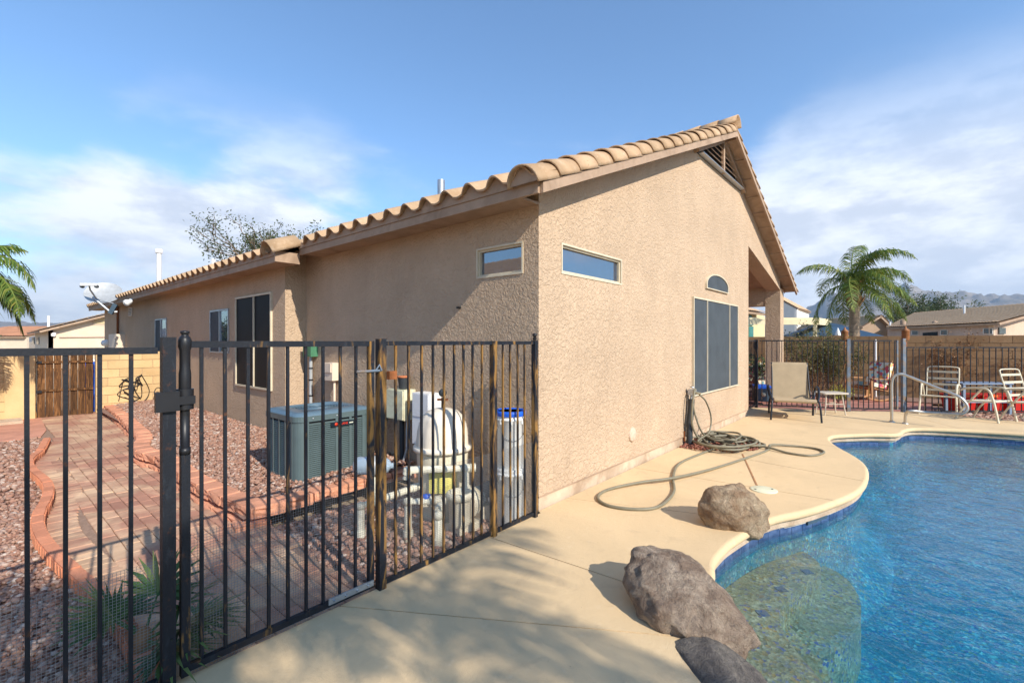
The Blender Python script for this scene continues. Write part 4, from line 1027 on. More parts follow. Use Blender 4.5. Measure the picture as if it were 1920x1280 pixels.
# top: shroud with fan opening
tp_ = rrect(W_+.004, D2+.004, .105); n = len(tp_); mb = MB(); ci = []
for (x, y) in tp_:
    a = math.atan2(y, x); ci.append((.325*math.cos(a), .325*math.sin(a)))
mb.add([(x, y, ah-.02) for x, y in tp_]+[(x*.97, y*.97, ah+.005) for x, y in tp_]+[(x, y, ah+.022) for x, y in ci]+[(x*.93, y*.93, ah-.03) for x, y in ci], [(k*n+i, k*n+(i+1) % n, (k+1)*n+(i+1) % n, (k+1)*n+i) for k in range(3) for i in range(n)], True)
mb.make('top_shroud', 'ac_top', ac)
mb = MB()
for r in np.linspace(.05, .31, 9): mb.tube([(r*math.cos(a), r*math.sin(a), ah+.012-(r-.15)**2*.2) for a in np.linspace(0, 2*math.pi, 33)], .004, 5, False)
for a in np.linspace(0, 2*math.pi, 9)[:-1]: mb.tube([(.05*math.cos(a), .05*math.sin(a), ah+.004), (.32*math.cos(a), .32*math.sin(a), ah+.004)], .006, 5)
mb.make('fan_guard', 'ac_top', ac)
MB().lathe([(.30, ah-.16), (0, ah-.155)], n=24).make('fan_well', 'ac_dark', ac)
for a in (0, 120, 240):
    MB().box((.16*math.cos(R(a)), .16*math.sin(R(a)), ah-.07), (.22, .12, .006), Matrix.Rotation(R(a), 3, 'Z') @ Matrix.Rotation(R(22), 3, 'X')).make('fan_blade', 'ac_top', ac)
bd = MB().box((.06, -(D2+.016), ah-.135), (.26, .012, .048)).make('badge', 'badge', ac)
MB().lathe([(.0165, 0), (.0165, .003), (0, .003)], (-.015, -(D2+.0225), ah-.135), 18, Matrix.Rotation(R(90), 3, 'X')).make('emblem', 'red_paint', bd)
def text_mesh(s, size, nm):
    cu = bpy.data.curves.new('t', 'FONT'); cu.body = s; cu.size = size; cu.extrude = .0008; cu.align_x = 'LEFT'
    o = bpy.data.objects.new('t', cu); COL.objects.link(o); bpy.context.view_layer.update()
    me = bpy.data.meshes.new_from_object(o.evaluated_get(bpy.context.evaluated_depsgraph_get())); bpy.data.objects.remove(o); me.name = nm; return me
o = obj('lettering', text_mesh('TRANE', .034, 'lettering'), 'red_paint', bd); o.location = (.012, -(D2+.0232), ah-.147); o.rotation_euler = (R(90), 0, 0)
MB().bb((.135, -(D2+.0245), ah-.142), (.18, -(D2+.0225), ah-.130)).make('model_mark', 'pale_paint', bd)
for x in (-.26, .0, .2): MB().lathe([(.009, 0), (.007, .006), (0, .007)], (x, -(D2+.0125), ah-.045), 8, Matrix.Rotation(R(90), 3, 'X')).make('screw', 'galv', ac)
# filter
fx, fy_ = -.50, .71
fi = thing('pool_filter', 'cream ribbed-dome pool filter tank with clamp band', 'pool filter', (fx, fy_, GZ))
Z = lambda z: z-GZ
mb = MB(); prof = [(.185, Z(-.02)), (.20, Z(.02)), (.215, Z(.20)), (.225, Z(.40)), (.232, Z(.53))]; mb.lathe(prof, n=32); mb.make('tank_body', 'tank_body', fi)
mb = MB(); nseg = 48; vs = []; dp_ = [(1.0, .56), (.985, .62), (.95, .70), (.88, .77), (.76, .83), (.58, .872), (.34, .893), (.10, .90), (.0, .90)]
for r, z in dp_:
    for j in range(nseg):
        a = 2*math.pi*j/nseg; g = 1-.045*max(0, math.cos(a*8))**6*(1 if r > .3 else 0)
        vs.append((.238*r*g*math.cos(a), .238*r*g*math.sin(a), Z(z)))
mb.add(vs, [(i*nseg+j, i*nseg+(j+1) % nseg, (i+1)*nseg+(j+1) % nseg, (i+1)*nseg+j) for i in range(len(dp_)-1) for j in range(nseg)], True); mb.make('dome_lid', 'tank', fi)
MB().lathe([(.235, Z(.525)), (.262, Z(.53)), (.265, Z(.545)), (.262, Z(.565)), (.238, Z(.575))], n=40).make('clamp_band', 'tank', fi)
MB().lathe([(.17, 0), (.20, 0), (.20, Z(-.02))], n=28).make('foot', 'tank_body', fi)
lb = MB(); vs = []
dirc = math.atan2(CY-fy_, CX-fx)
for i in range(9):
    a = dirc+R(-30+60*i/8)
    for z in (.20, .415): vs.append((.236*math.cos(a), .236*math.sin(a), Z(z)))
lb.add(vs, [(2*i, 2*i+2, 2*i+3, 2*i+1) for i in range(8)], True); lb.make('label_sticker', 'label_yellow', fi)
mb = MB(); mb.tube([(0, 0, Z(.90)), (0, 0, Z(.99))], .013, 8); mb.make('gauge_stem', 'black_plastic', fi)
MB().lathe([(.033, -.014), (.037, 0), (.033, .014), (0, .014)], (0, 0, Z(1.035)), 18, Matrix.Rotation(dirc, 3, 'Z') @ Matrix.Rotation(R(90), 3, 'Y')).make('pressure_gauge', 'pipe_grey', fi)
MB().bar((-.035, .035, Z(.975)), (.035, -.035, Z(.975)), .018, .02).make('air_valve', 'terracotta', fi)
# pump
px_, py_ = -.675, .295
pu = thing('pool_pump', 'cream pool pump with open strainer basket and dark motor', 'pool pump', (px_, py_, GZ))
MB().lathe([(.075, Z(.0)), (.088, Z(.03)), (.092, Z(.20)), (.098, Z(.215)), (.112, Z(.22)), (.112, Z(.265)), (.10, Z(.275)), (.085, Z(.275)), (.08, Z(.23)), (0, Z(.22))], n=28).make('strainer_pot', 'tank_body', pu)
MB().lathe([(.06, 0), (.12, .02), (.135, .06), (.135, .13), (.11, .15), (0, .15)], (.10, .055, Z(.12)), 24, Matrix.Rotation(R(30), 3, 'Z') @ Matrix.Rotation(R(90), 3, 'Y')).make('volute', 'tank_body', pu)
MB().lathe([(.075, 0), (.085, .02), (.085, .26), (.07, .29), (0, .29)], (.24, .08, Z(.14)), 20, Matrix.Rotation(R(10), 3, 'Z') @ Matrix.Rotation(R(90), 3, 'Y')).make('motor', 'pump_motor', pu)
mb = MB(); mb.bb((.26, .02, Z(-.06)), (.48, .15, Z(.06))); mb.bb((-.05, -.05, Z(-.08)), (.2, .12, Z(-.0))); mb.make('mount_foot', 'tank_body', pu)
MB().bb((.33, -.012, Z(.11)), (.41, -.004, Z(.14))).make('rating_plate', 'white_plastic', pu)
MB().tube([(.12, .06, Z(.25)), (.12, .06, Z(.42))], .033, 12).make('discharge_pipe', 'pvc', pu)
# plumbing
def pipes(label, runs, r=.031):
    t = thing('pvc_plumbing', label, 'pipe', runs[0][0])
    for pts in runs:
        P_ = [Vector(p)-Vector(runs[0][0]) for p in pts]; MB().tube(P_, r, 12).make('pipe', 'pvc', t)
        for q in P_[1:-1]: MB().lathe([(0, -r*1.2), (r*1.1, -r*.7), (r*1.28, 0), (r*1.1, r*.7), (0, r*1.2)], q, 12).make('elbow', 'pvc', t)
        for e0, e1 in ((P_[0], P_[1]), (P_[-1], P_[-2])):
            dd = (e1-e0).normalized(); MB().tube([e0+dd*.04, e0+dd*.085], r*1.22, 12).make('coupling', 'pvc', t)
    return t
pipes('cream pipe crossing in front of the filter tank above the pump', [((-.555, .35, .20), (-.555, .35, .43), (-.92, .66, .435), (-.93, .67, .36)), ((-.56, .35, .43), (-.50, .31, .43))])
v_ = pipes('cream suction pipes and elbows in front of the pump', [((-1.01, .535, -.09), (-1.01, .535, .225), (-.87, .43, .215), (-.77, .36, .21)), ((-.95, .235, -.09), (-.95, .235, .17), (-.85, .33, .20))], .033)
MB().box((.12, -.08, .30), (.10, .06, .06), Matrix.Rotation(R(-38), 3, 'Z')).make('valve', 'tank_body', v_); MB().lathe([(.03, 0), (.03, .03), (0, .035)], (.12, -.08, .33), 12).make('valve_knob', 'blue_plastic', v_)
pipes('cream return pipe with tall riser behind the gate latch post', [((-1.255, .82, -.09), (-1.255, .82, .19), (-1.15, .82, .19), (-.70, .79, .225)), ((-1.15, .82, .19), (-1.15, .82, .43))], .031)
t = thing('plastic_jug', 'clear blue-tinted jug capping the riser pipe beside the condenser', 'jug', (-1.15, .82, .43))
MB().lathe([(0, -.15), (.05, -.147), (.072, -.12), (.075, .0), (.075, .09), (.05, .13), (.022, .15), (.022, .17), (0, .17)], (0, 0, .06), 20, Matrix.Rotation(R(-49), 3, 'Z') @ Matrix.Rotation(R(90), 3, 'Y')).make('bottle', 'jug', t)
MB().lathe([(.078, -.03), (.078, .055), (.02, .06)], (0, 0, .06), 20, Matrix.Rotation(R(-49), 3, 'Z') @ Matrix.Rotation(R(90), 3, 'Y')).make('wrap', 'conduit', t)
# stacked chlorine buckets
def bucket(label, z, h, lid):
    t = thing('bucket', label, 'bucket', (-.285, .085, z))
    MB().lathe([(.108, 0), (.113, .01), (.120, h-.06), (.130, h-.055), (.130, h-.04), (.122, h-.04), (.122, h-.02), (.126, h), (.115, h)], n=32).make('pail', 'white_plastic', t)
    mb = MB(); 
    for a in range(0, 360, 45): mb.box((.127*math.cos(R(a)), .127*math.sin(R(a)), h-.062), (.008, .012, .045), Matrix.Rotation(R(a), 3, 'Z'))
    mb.make('rim_rib', 'white_plastic', t)
    MB().tube([(.128*math.cos(a), .128*math.sin(a), h-.06-.16*math.sin((a-R(150))/R(170)*math.pi)) for a in np.linspace(R(150), R(320), 14)], .003, 5).make('bail', 'wire', t)
    if lid:
        MB().lathe([(.133, h-.02), (.135, h), (.133, h+.022), (.118, h+.022), (.116, h+.010), (0, h+.010)], n=36).make('lid_rim', 'blue_plastic', t); MB().lathe([(.114, h+.0125), (0, h+.0125)], n=28).make('lid_disc', 'box_white', t)
bucket('white plastic bucket standing on the gravel, lower of the two', -.065, .50, False)
bucket('white plastic bucket with blue rimmed lid, on top of another bucket', .436, .46, True)
# ================================================================== HOSE AND RISER
rs = thing('hose_riser', 'dark insulated water riser with brass tap against the gable wall', 'tap', (3.50, -.07, 0))
MB().tube([(0, 0, 0), (.0, 0, .30), (.06, 0, .48), (.08, 0, .66)], .045, 12).make('insulation', 'pipe_grey', rs); MB().tube([(.08, 0, .60), (.09, 0, .80)], .022, 10).make('pipe', 'conduit', rs)
MB().bb((.04, -.05, .72), (.16, .04, .80)).make('valve_body', 'galv', rs); MB().tube([(.10, -.02, .76), (.12, -.12, .74)], .018, 8).make('spout', 'brass', rs); MB().lathe([(.03, 0), (.03, .015), (0, .015)], (.05, -.02, .83), 10).make('handle', 'galv', rs)
MB().bb((-.05, .05, .05), (-.02, .068, .20)).make('bracket', 'rust', rs)
ho = thing('garden_hose', 'long olive garden hose coiled on the deck below the tap', 'hose', (3.8, -.55, 0))
hp = [(x, y) for x, y, z in [onz(*p) for p in [(1320, 850), (1275, 870), (1262, 895), (1263, 925), (1235, 952), (1190, 957), (1140, 950), (1121, 935), (1140, 920), (1200, 910), (1262, 903), (1330, 885), (1400, 860), (1440, 845)]]]
main = [(3.9, -.55, .05), (3.55, -.5, .04)]+[(x, y, .014) for x, y in hp]
main[11] = (main[11][0], main[11][1], .034); main[12] = (*main[12][:2], .042); main[13] = (*main[13][:2], .03)
loop2 = [onz(*p) for p in [(1440, 845), (1446, 838), (1490, 838), (1530, 843), (1545, 850), (1520, 856), (1478, 851), (1440, 843), (1400, 838)]]
loop2 = [(p[0], p[1], .016+.018*(i in (0, 1, 7, 8))) for i, p in enumerate(loop2)]
pts = spline(main+loop2[1:], 7); pts = [p-Vector((3.8, -.55, 0)) for p in pts]
MB().tube(pts, .0145, 9).make('hose_run', 'hose', ho)
rr = random.Random(5); coil = []
for k in range(9):
    cxk, cyk = 3.85+rr.uniform(-.22, .22), -.50+rr.uniform(-.12, .12); ra, rb = rr.uniform(.25, .66), rr.uniform(.14, .34); ro = rr.uniform(-.8, .8)
    for j in range(7):
        a = 2*math.pi*j/7+k*.35; x, y = ra*math.cos(a), rb*math.sin(a)
        coil.append((cxk+x*math.cos(ro)-y*math.sin(ro)-3.8, cyk+x*math.sin(ro)+y*math.cos(ro)+.55, .035+k*.0085+rr.uniform(0, .014)))
MB().tube(spline(coil, 5), .0145, 9).make('hose_coil', 'hose', ho)
dn = [(3.6, -.12, .80), (3.50, -.14, .78), (3.44, -.13, .55), (3.46, -.13, .28), (3.60, -.2, .07), (3.75, -.35, .05)]
MB().tube([Vector(p)-Vector((3.8, -.55, 0)) for p in spline(dn, 8)], .0145, 9).make('hose_drop', 'hose', ho)
lp = [(3.63, -.17, .72), (3.80, -.20, .62), (4.02, -.2, .40), (4.03, -.2, .22), (3.85, -.2, .10), (3.66, -.18, .20), (3.57, -.13, .42), (3.56, -.10, .60)]
MB().tube([Vector(p)-Vector((3.8, -.55, 0)) for p in spline(lp, 8)], .012, 9).make('hose_loop', 'hose', ho)
MB().tube([(-.40, -.12, .05), (-.32, -.16, .05)], .026, 10).make('nozzle', 'maroon', ho)

# ================================================================== BOULDERS
def boulder(label, loc, size, seed, m, rz=0, tilt=(0, 0), amp=.2, fl=None):
    _b = bmesh.new(); bmesh.ops.create_icosphere(_b, subdivisions=5, radius=1); o3 = Vector((seed*3.1, seed*1.7, seed*.9))
    for v in _b.verts:
        p = v.co.copy(); f = mnoise.fractal(p*.9+o3, 1., 2., 5)*amp + (mnoise.noise(p*2.3+o3))*amp*.55
        # facets: flatten along a few random planes
        v.co = p*(1+f)
    rr = random.Random(seed)
    for k in range(7):
        n = Vector((rr.gauss(0, 1), rr.gauss(0, 1), rr.gauss(0, .8))).normalized(); c = rr.uniform(.66, .88)
        for v in _b.verts:
            d = v.co.dot(n)-c
            if d > 0: v.co -= n*d*.82
    for v in _b.verts:
        p = v.co*3.2+o3; v.co *= 1+.06*mnoise.turbulence(p, 5, False)+.05*(abs(mnoise.noise(v.co*2.1+o3*2))-.2); v.co += v.co.normalized()*.012*mnoise.noise(v.co*9)
    Mx = Matrix.Rotation(rz, 3, 'Z') @ Matrix.Rotation(tilt[0], 3, 'X') @ Matrix.Rotation(tilt[1], 3, 'Y') @ Matrix.Diagonal(size)
    for v in _b.verts: v.co = Mx @ v.co
    if fl is not None:
        for v in _b.verts:
            if v.co.z < fl: v.co.z = fl+(v.co.z-fl)*.15
    me = bpy.data.meshes.new('boulder'); _b.to_mesh(me); _b.free(); me.polygons.foreach_set('use_smooth', [True]*len(me.polygons))
    o = obj('boulder', me, m); o.location = loc; return tag(o, label, 'boulder')
boulder('warm brown rounded boulder sitting on the coping beside the hose loop', (.80, -1.40, .075), (.265, .20, .245), 4, 'boulder_warm', R(-52), (0, R(14)), .16)
boulder('large rough grey-brown boulder overhanging the water', (-.685, -1.545, .075), (.35, .25, .21), 22, 'boulder', R(-106), (R(6), R(16)), .24)
boulder('flat dark speckled rock half under the large boulder', (-1.07, -1.87, -.10), (.46, .20, .15), 13, 'boulder_dark', R(-128), (R(6), 0), .08)

# ================================================================== FURNITURE
def local(p, loc, a):
    return p
# sling chaise
ch = thing('lounge_chair', 'tan sling lounge chair with black frame beside the gable wall', 'chair', (7.35, -.72, 0), 0)
fd = Vector((6.85-7.72, -.85+.62, 0)).normalized()      # facing the pool / camera
ch.rotation_euler = (0, 0, math.atan2(fd.y, fd.x)+math.pi/2)   # local -Y is the front
hw = .345
mb = MB(); seat = [(-.46, .385), (-.40, .41), (.0, .36), (.28, .33), (.36, .36), (.52, .70), (.66, 1.01), (.70, 1.06)]
vs = []; n = len(seat)
for th in (0, -.012):
    for (y, z) in seat:
        k = 1-.10*max(0, (z-.4))
        for x in (-hw*k, hw*k): vs.append((x, y, z+th))
fs = [(2*i, 2*i+1, 2*i+3, 2*i+2) for i in range(n-1)]+[(2*n+2*i, 2*n+2*i+2, 2*n+2*i+3, 2*n+2*i+1) for i in range(n-1)]+[(2*i, 2*i+2, 2*n+2*i+2, 2*n+2*i) for i in range(n-1)]+[(2*i+1, 2*n+2*i+1, 2*n+2*i+3, 2*i+3) for i in range(n-1)]
mb.add(vs, fs, False); mb.make('sling', 'sling', ch)
MB().tube([(-hw, -.465, .37), (hw, -.465, .37)], .035, 10, True).make('front_roll', 'sling', ch)
for s_ in (-1, 1):
    x = s_*(hw+.025)
    MB().tube(spline([(x, .38, .34), (x, -.1, .34), (x, -.42, .38), (x+s_*.02, -.52, .30), (x+s_*.04, -.56, 0)], 6), .018, 8).make('front_leg', 'chair_black', ch)
    MB().tube(spline([(x, .30, .34), (x+s_*.02, .36, .2), (x+s_*.02, .40, 0)], 5), .02, 8).make('rear_leg', 'chair_black', ch)
    MB().tube(spline([(x, -.38, .36), (x+s_*.03, -.28, .46), (x+s_*.05, -.08, .58), (x+s_*.05, .18, .60), (x+s_*.04, .30, .52), (x+s_*.02, .24, .40), (x, .12, .36)], 6), .022, 8, flat=.7).make('armrest', 'chair_black', ch)
    MB().tube([(s_*hw*.97, .30, .33), (s_*hw*.93, .70, 1.05)], .014, 8).make('back_rail', 'chair_black', ch)
# small round-edged side table
tb = thing('side_table', 'small tan patio side table next to the lounge chair', 'table', (8.28, -1.24, 0), R(-50))
MB().prism(rrect(.27, .20, .07), .43, .455).make('table_top', 'table_tan', tb)
for sx in (-1, 1):
    for sy in (-1, 1): MB().tube([(sx*.16, sy*.11, .43), (sx*.18, sy*.13, .22), (sx*.21, sy*.15, 0)], .012, 8).make('leg', 'table_tan', tb)
MB().tube([(.17+.01, .13, .22), (-.18, .13, .22)], .008, 6).make('stretcher', 'table_tan', tb); MB().tube([(.18, -.13, .22), (-.18, -.13, .22)], .008, 6).make('stretcher', 'table_tan', tb)
# handrail into the pool
p1, p2 = Vector(onz(1672, 791)), Vector(onz(1697, 794)); dpt_ = 9.2
def hr(px, py, t_): return Vector(at(px, py, t_))
hnd = thing('pool_handrail', 'curved stainless pool handrail at the steps', 'handrail', p1)
tA, tB = (p1-camo.location).dot(Vector((WX, WY, 0))), (p2-camo.location).dot(Vector((WX, WY, 0)))
rp_ = [p1, hr(1672, 750, tA), hr(1672, 718, tA), hr(1676, 706, tA-.02), hr(1686, 701, tA-.06), hr(1700, 704, tA-.12), hr(1750, 724, tA-.4), hr(1795, 742, tA-.65), hr(1810, 755, tA-.72), hr(1814, 766, tA-.74), hr(1808, 773, tA-.72), hr(1795, 776, tA-.65), hr(1740, 773, tA-.35), hr(1708, 770, tB-.1), hr(1699, 775, tB-.03), p2]
MB().tube([q-p1 for q in spline(rp_, 6)], .024, 12).make('rail', 'steel', hnd)
for q in (p1, p2): MB().lathe([(.055, .0), (.055, .008), (.035, .02), (.026, .022)], q-p1, 16).make('escutcheon', 'steel', hnd)
# cream strap chairs
def strap_chair(label, loc, rz, back=True):
    t = thing('strap_chair', label, 'chair', loc, rz, None); w_ = .27
    for s_ in (-1, 1):
        x = s_*w_
        MB().tube(spline([(x*1.06, -.30, 0), (x*1.03, -.26, .22), (x, -.22, .40), (x, -.16, .58), (x, -.05, .62), (x, .18, .60), (x, .26, .56)], 5), .019, 8).make('front_leg', 'chair_cream', t)
        MB().tube(spline([(x*1.05, .34, 0), (x*1.0, .22, .22), (x, .08, .42), (x, -.05, .60)], 5), .017, 8).make('rear_leg', 'chair_cream', t)
        MB().tube([(x*.97, -.24, .385), (x*.97, .22, .35)], .014, 8).make('seat_rail', 'chair_cream', t)
    for k in range(5): MB().box((0, -.20+k*.10, .392-k*.008), (2*w_-.01, .042, .006)).make('seat_strap', 'chair_cream', t)
    MB().tube([(-w_, -.24, .385), (w_, -.24, .385)], .014, 8).make('front_rail', 'chair_cream', t)
    if back:
        MB().tube(spline([(-w_*.92, .20, .35), (-w_*.92, .28, .65), (-w_*.92, .34, .88), (-w_*.80, .36, .955), (0, .365, .965), (w_*.80, .36, .955), (w_*.92, .34, .88), (w_*.92, .28, .65), (w_*.92, .20, .35)], 5), .013, 8).make('back_frame', 'chair_cream', t)
        for z in (.48, .60, .72, .86): MB().box((0, .205+(z-.35)*.24, z), (2*w_*.92, .007, .042)).make('back_strap', 'chair_cream', t)
    return t
a_cam = lambda p: math.atan2(CY-p[1], CX-p[0])
p = onz(1757, 777); strap_chair('cream strap chair with a tall slatted back behind the handrail', (p[0]+.15, p[1]-.05, 0), a_cam(p)+math.pi/2+R(-8))
p = onz(1850, 787); strap_chair('cream strap footstool frame with low arms by the red bins', (p[0]+.0, p[1]+.0, 0), a_cam(p)+R(155), False)
p = onz(1925, 792); strap_chair('cream strap chair cut off beside the low footstool frame', (p[0]+.15, p[1]-.1, 0), a_cam(p)+R(150), True)
# blue-grey side table
q = at(1832, 717, 10.05); tb = thing('metal_table', 'blue-grey metal console table against the lower fence', 'table', (q[0], q[1], -.05), math.atan2(RY, RX))
MB().bb((-.54, -.24, .64), (.54, .24, .665)).make('table_top', 'table_blue', tb)
for sx in (-1, 1):
    for sy in (-1, 1): MB().bb((sx*.49-.025, sy*.20-.025, 0), (sx*.49+.025, sy*.20+.025, .64)).make('leg', 'table_blue', tb)
MB().bb((-.47, -.21, .25), (.47, -.18, .28)).make('stretcher', 'table_blue', tb)
# red storage bins behind
for i, (px, lab) in enumerate(((1798, 'red tapered plastic bin below the blue-grey table'), (1846, 'red tapered bin between the table and the footstool'), (1897, 'red tapered bin behind the cut-off chair'))):
    q = at(px, 745, 10.6); t = thing('storage_bin', lab, 'bin', (q[0], q[1], -.09), math.atan2(RY, RX)+R(4*i-4))
    mb = MB(); lo, hi = rrect(.21, .17, .03, 3), rrect(.26, .21, .03, 3); n = len(lo)
    mb.add([(x, y, 0) for x, y in lo]+[(x, y, .38) for x, y in hi]+[(x*.94, y*.94, .38) for x, y in hi]+[(x*.9, y*.9, .02) for x, y in lo], [tuple(reversed(range(n)))]+[(k*n+j, k*n+(j+1) % n, (k+1)*n+(j+1) % n, (k+1)*n+j) for k in range(3) for j in range(n)]+[tuple(range(3*n, 4*n))]); mb.make('tub', 'bin_red', t)
    mb = MB(); hi2 = rrect(.28, .23, .03, 3); mb.prism(hi2, .365, .39); mb.make('rim', 'bin_red', t)
    MB().bb((-.09, -.235, .34), (.09, -.215, .40)).make('handle', 'bin_orange', t)
# adirondack-style rockers with floral cushions
def rocker(label, loc, rz):
    t = thing('rocking_chair', label, 'chair', loc, rz)
    for s_ in (-1, 1):
        MB().tube(spline([(s_*.30, -.55, .10), (s_*.30, 0, .02), (s_*.30, .55, .12)], 6), .028, 8).make('rocker_rail', 'wood', t)
        MB().bar((s_*.31, -.38, .05), (s_*.31, -.40, .58), .03, .07).make('front_leg', 'wood', t); MB().bar((s_*.31, .30, .05), (s_*.31, .34, .60), .03, .07).make('rear_leg', 'wood', t)
        MB().bar((s_*.33, -.48, .60), (s_*.33, .42, .56), .10, .025).make('armrest', 'wood', t)
    for k in range(6): MB().box((0, -.36+k*.11, .36-k*.02), (.60, .095, .022), Matrix.Rotation(R(-10), 3, 'X')).make('seat_slat', 'wood', t)
    for k in range(6): MB().bar((-.24+k*.096, .24, .28), (-.26+k*.104, .52, 1.0+(.04 if 0 < k < 5 else 0)), .085, .02, (0, 1, 0)).make('back_slat', 'wood', t)
    MB().box((0, -.06, .41), (.52, .56, .10), Matrix.Rotation(R(-10), 3, 'X')).make('seat_cushion', 'floral', t)
    MB().box((0, .33, .70), (.52, .11, .58), Matrix.Rotation(R(-20), 3, 'X')).make('back_cushion', 'floral', t)
q = at(1632, 735, 12.3); rocker('wooden rocking chair with floral cushions seen through the distant gate', (q[0], q[1], -.05), a_cam(q)+math.pi/2+R(-35))
q = at(1425, 735, 12.8); rocker('wooden rocking chair with floral cushions inside the covered patio', (q[0], q[1], -.05), a_cam(q)+math.pi/2+R(20))
q = at(1427, 752, 11.6); t = thing('cooler', 'blue lidded cooler box beside the lounge chair behind the fence', 'cooler', (q[0], q[1], 0), R(20))
MB().prism(rrect(.26, .18, .04, 3), .04, .34).make('tub', 'pump_motor', t); MB().prism(rrect(.27, .19, .04, 3), .342, .41).make('lid', 'blue_plastic', t); MB().lathe([(.05, 0), (.05, .01), (0, .01)], (-.262, -.02, .2), 12, Matrix.Rotation(R(-90), 3, 'Y')).make('drain_cap', 'box_cream', t)

# ================================================================== BLOCK WALLS
def block_wall(label, a, b, z0, courses, m, mortar, bw=.4, bh=.19, th=.15, posts=()):
    a = Vector((*a, 0)); b = Vector((*b, 0)); d = b-a; ln = d.length; ang = math.atan2(d.y, d.x)
    t = thing('block_wall', label, 'wall', (a.x, a.y, z0), ang)
    MB().bb((.0, -th/2+.012, 0), (ln, th/2-.012, courses*bh-.004)).make('mortar_core', mortar, t)
    bm1 = MB().box((0, 0, 0), (bw-.012, th, bh-.012)).mesh('block'); cache = {}
    for c in range(courses):
        x = 0.; first = bw/2 if c % 2 else bw
        while x < ln-.02:
            w_ = min(first, ln-x); first = bw
            key = round(w_, 3)
            if key not in cache: cache[key] = MB().box((0, 0, 0), (w_-.012, th, bh-.012)).mesh('block')
            o = obj('block', cache[key], m, t); o.location = (x+w_/2, rnd.uniform(-.002, .002), c*bh+bh/2); x += w_
    for (x, w_, h) in posts: MB().bb((x-w_/2, -th/2-.025, 0), (x+w_/2, th/2+.025, h)).make('pilaster', m, t)
    return t
WY_ = 11.0
block_wall('yellow block wall left of the wooden gate', (-6.0, WY_), (-2.44, WY_), -.06, 7, 'block', 'mortar', posts=[(3.34, .42, 1.29)])
lw = block_wall('yellow block wall between the wooden gate and the house', (-1.53, WY_), (XF-.01, WY_), -.06, 7, 'block', 'mortar', posts=[])
block_wall('long brown block wall behind the patio and pool', (13.5, 4.0), (13.5, -6.4), -.10, 9, 'block_brown', 'mortar_dark', bh=.195, posts=[(4.9, .42, 1.78), (9.2, .42, 1.80)])
block_wall('brown block wall closing the far end of the patio', (13.4, 4.1), (10.5, 4.1), -.10, 9, 'block_brown', 'mortar_dark', bh=.195)
# wooden gate
wg = thing('wooden_gate', 'weathered brown plank gate in the yellow block wall', 'gate', (-2.42, WY_-.02, -.05), R(-4))
for k in range(7): MB().bb((k*.122, -.012, .0), (k*.122+.115, .012, 1.27+rnd.uniform(-.008, .008))).make('plank', 'gate_wood', wg)
for z in (.52, 1.10): MB().bb((.0, -.045, z), (.85, -.013, z+.045)).make('cross_rail', 'gate_wood', wg)
MB().bb((-.022, -.05, .0), (-.004, .01, 1.25)).make('hinge_frame', 'iron_rusty', wg)
for z in (.5, 1.1): MB().bb((-.01, -.052, z), (.07, -.046, z+.05)).make('hinge', 'black_plastic', wg)
q = thing('blue_barrel', 'bright blue plastic barrel glimpsed behind the wooden gate', 'barrel', (-1.42, WY_+.5, -.1))
MB().lathe([(.25, 0), (.28, .05), (.28, .4), (.295, .43), (.28, .46), (.28, 1.05), (.295, 1.08), (.26, 1.14), (0, 1.15)], n=24).make('drum', 'blue_plastic', q); MB().lathe([(.2, 1.15), (.2, 1.2), (0, 1.2)], n=20).make('lid', 'white_plastic', q)
for i, (x, y, l_) in enumerate(((-3.1, 10.55, .9), (-3.3, 10.2, 1.1))):
    MB().bb((0, 0, 0), (l_, .22, .05)); o = MB().bb((0, 0, 0), (l_, .22, .055)).make('concrete_step', 'stem'); o.location = (x-.45, y, -.05); o.rotation_euler = (0, 0, R(3*i)); tag(o, ['loose concrete plank at the foot of the yellow wall', 'loose concrete plank lying on the salmon slab'][i], 'plank')
cb = thing('cable_coil', 'tangle of dark cable hanging on the yellow block wall', 'cable', (-.95, WY_-.10, .45)); rr = random.Random(3); pp = []
for k in range(26): pp.append((rr.uniform(-.22, .25), rr.uniform(-.03, .02), rr.uniform(-.30, .28)))
MB().tube(spline(pp, 6), .008, 6).make('cable', 'black_plastic', cb); MB().tube(spline([(.2, 0, .3), (.35, 0, -.1), (.2, -.02, -.34), (-.1, 0, -.2)], 8), .008, 6).make('cable', 'black_plastic', cb)
t = thing('cable_stub', 'curl of dark cable on the gravel at the far house corner', 'cable', (-.45, 10.7, .1))
MB().tube(spline([(0, 0, 0), (-.1, 0, .2), (-.02, .05, .33), (.1, 0, .2), (.03, -.05, .02)], 8), .01, 6).make('cable', 'black_plastic', t)

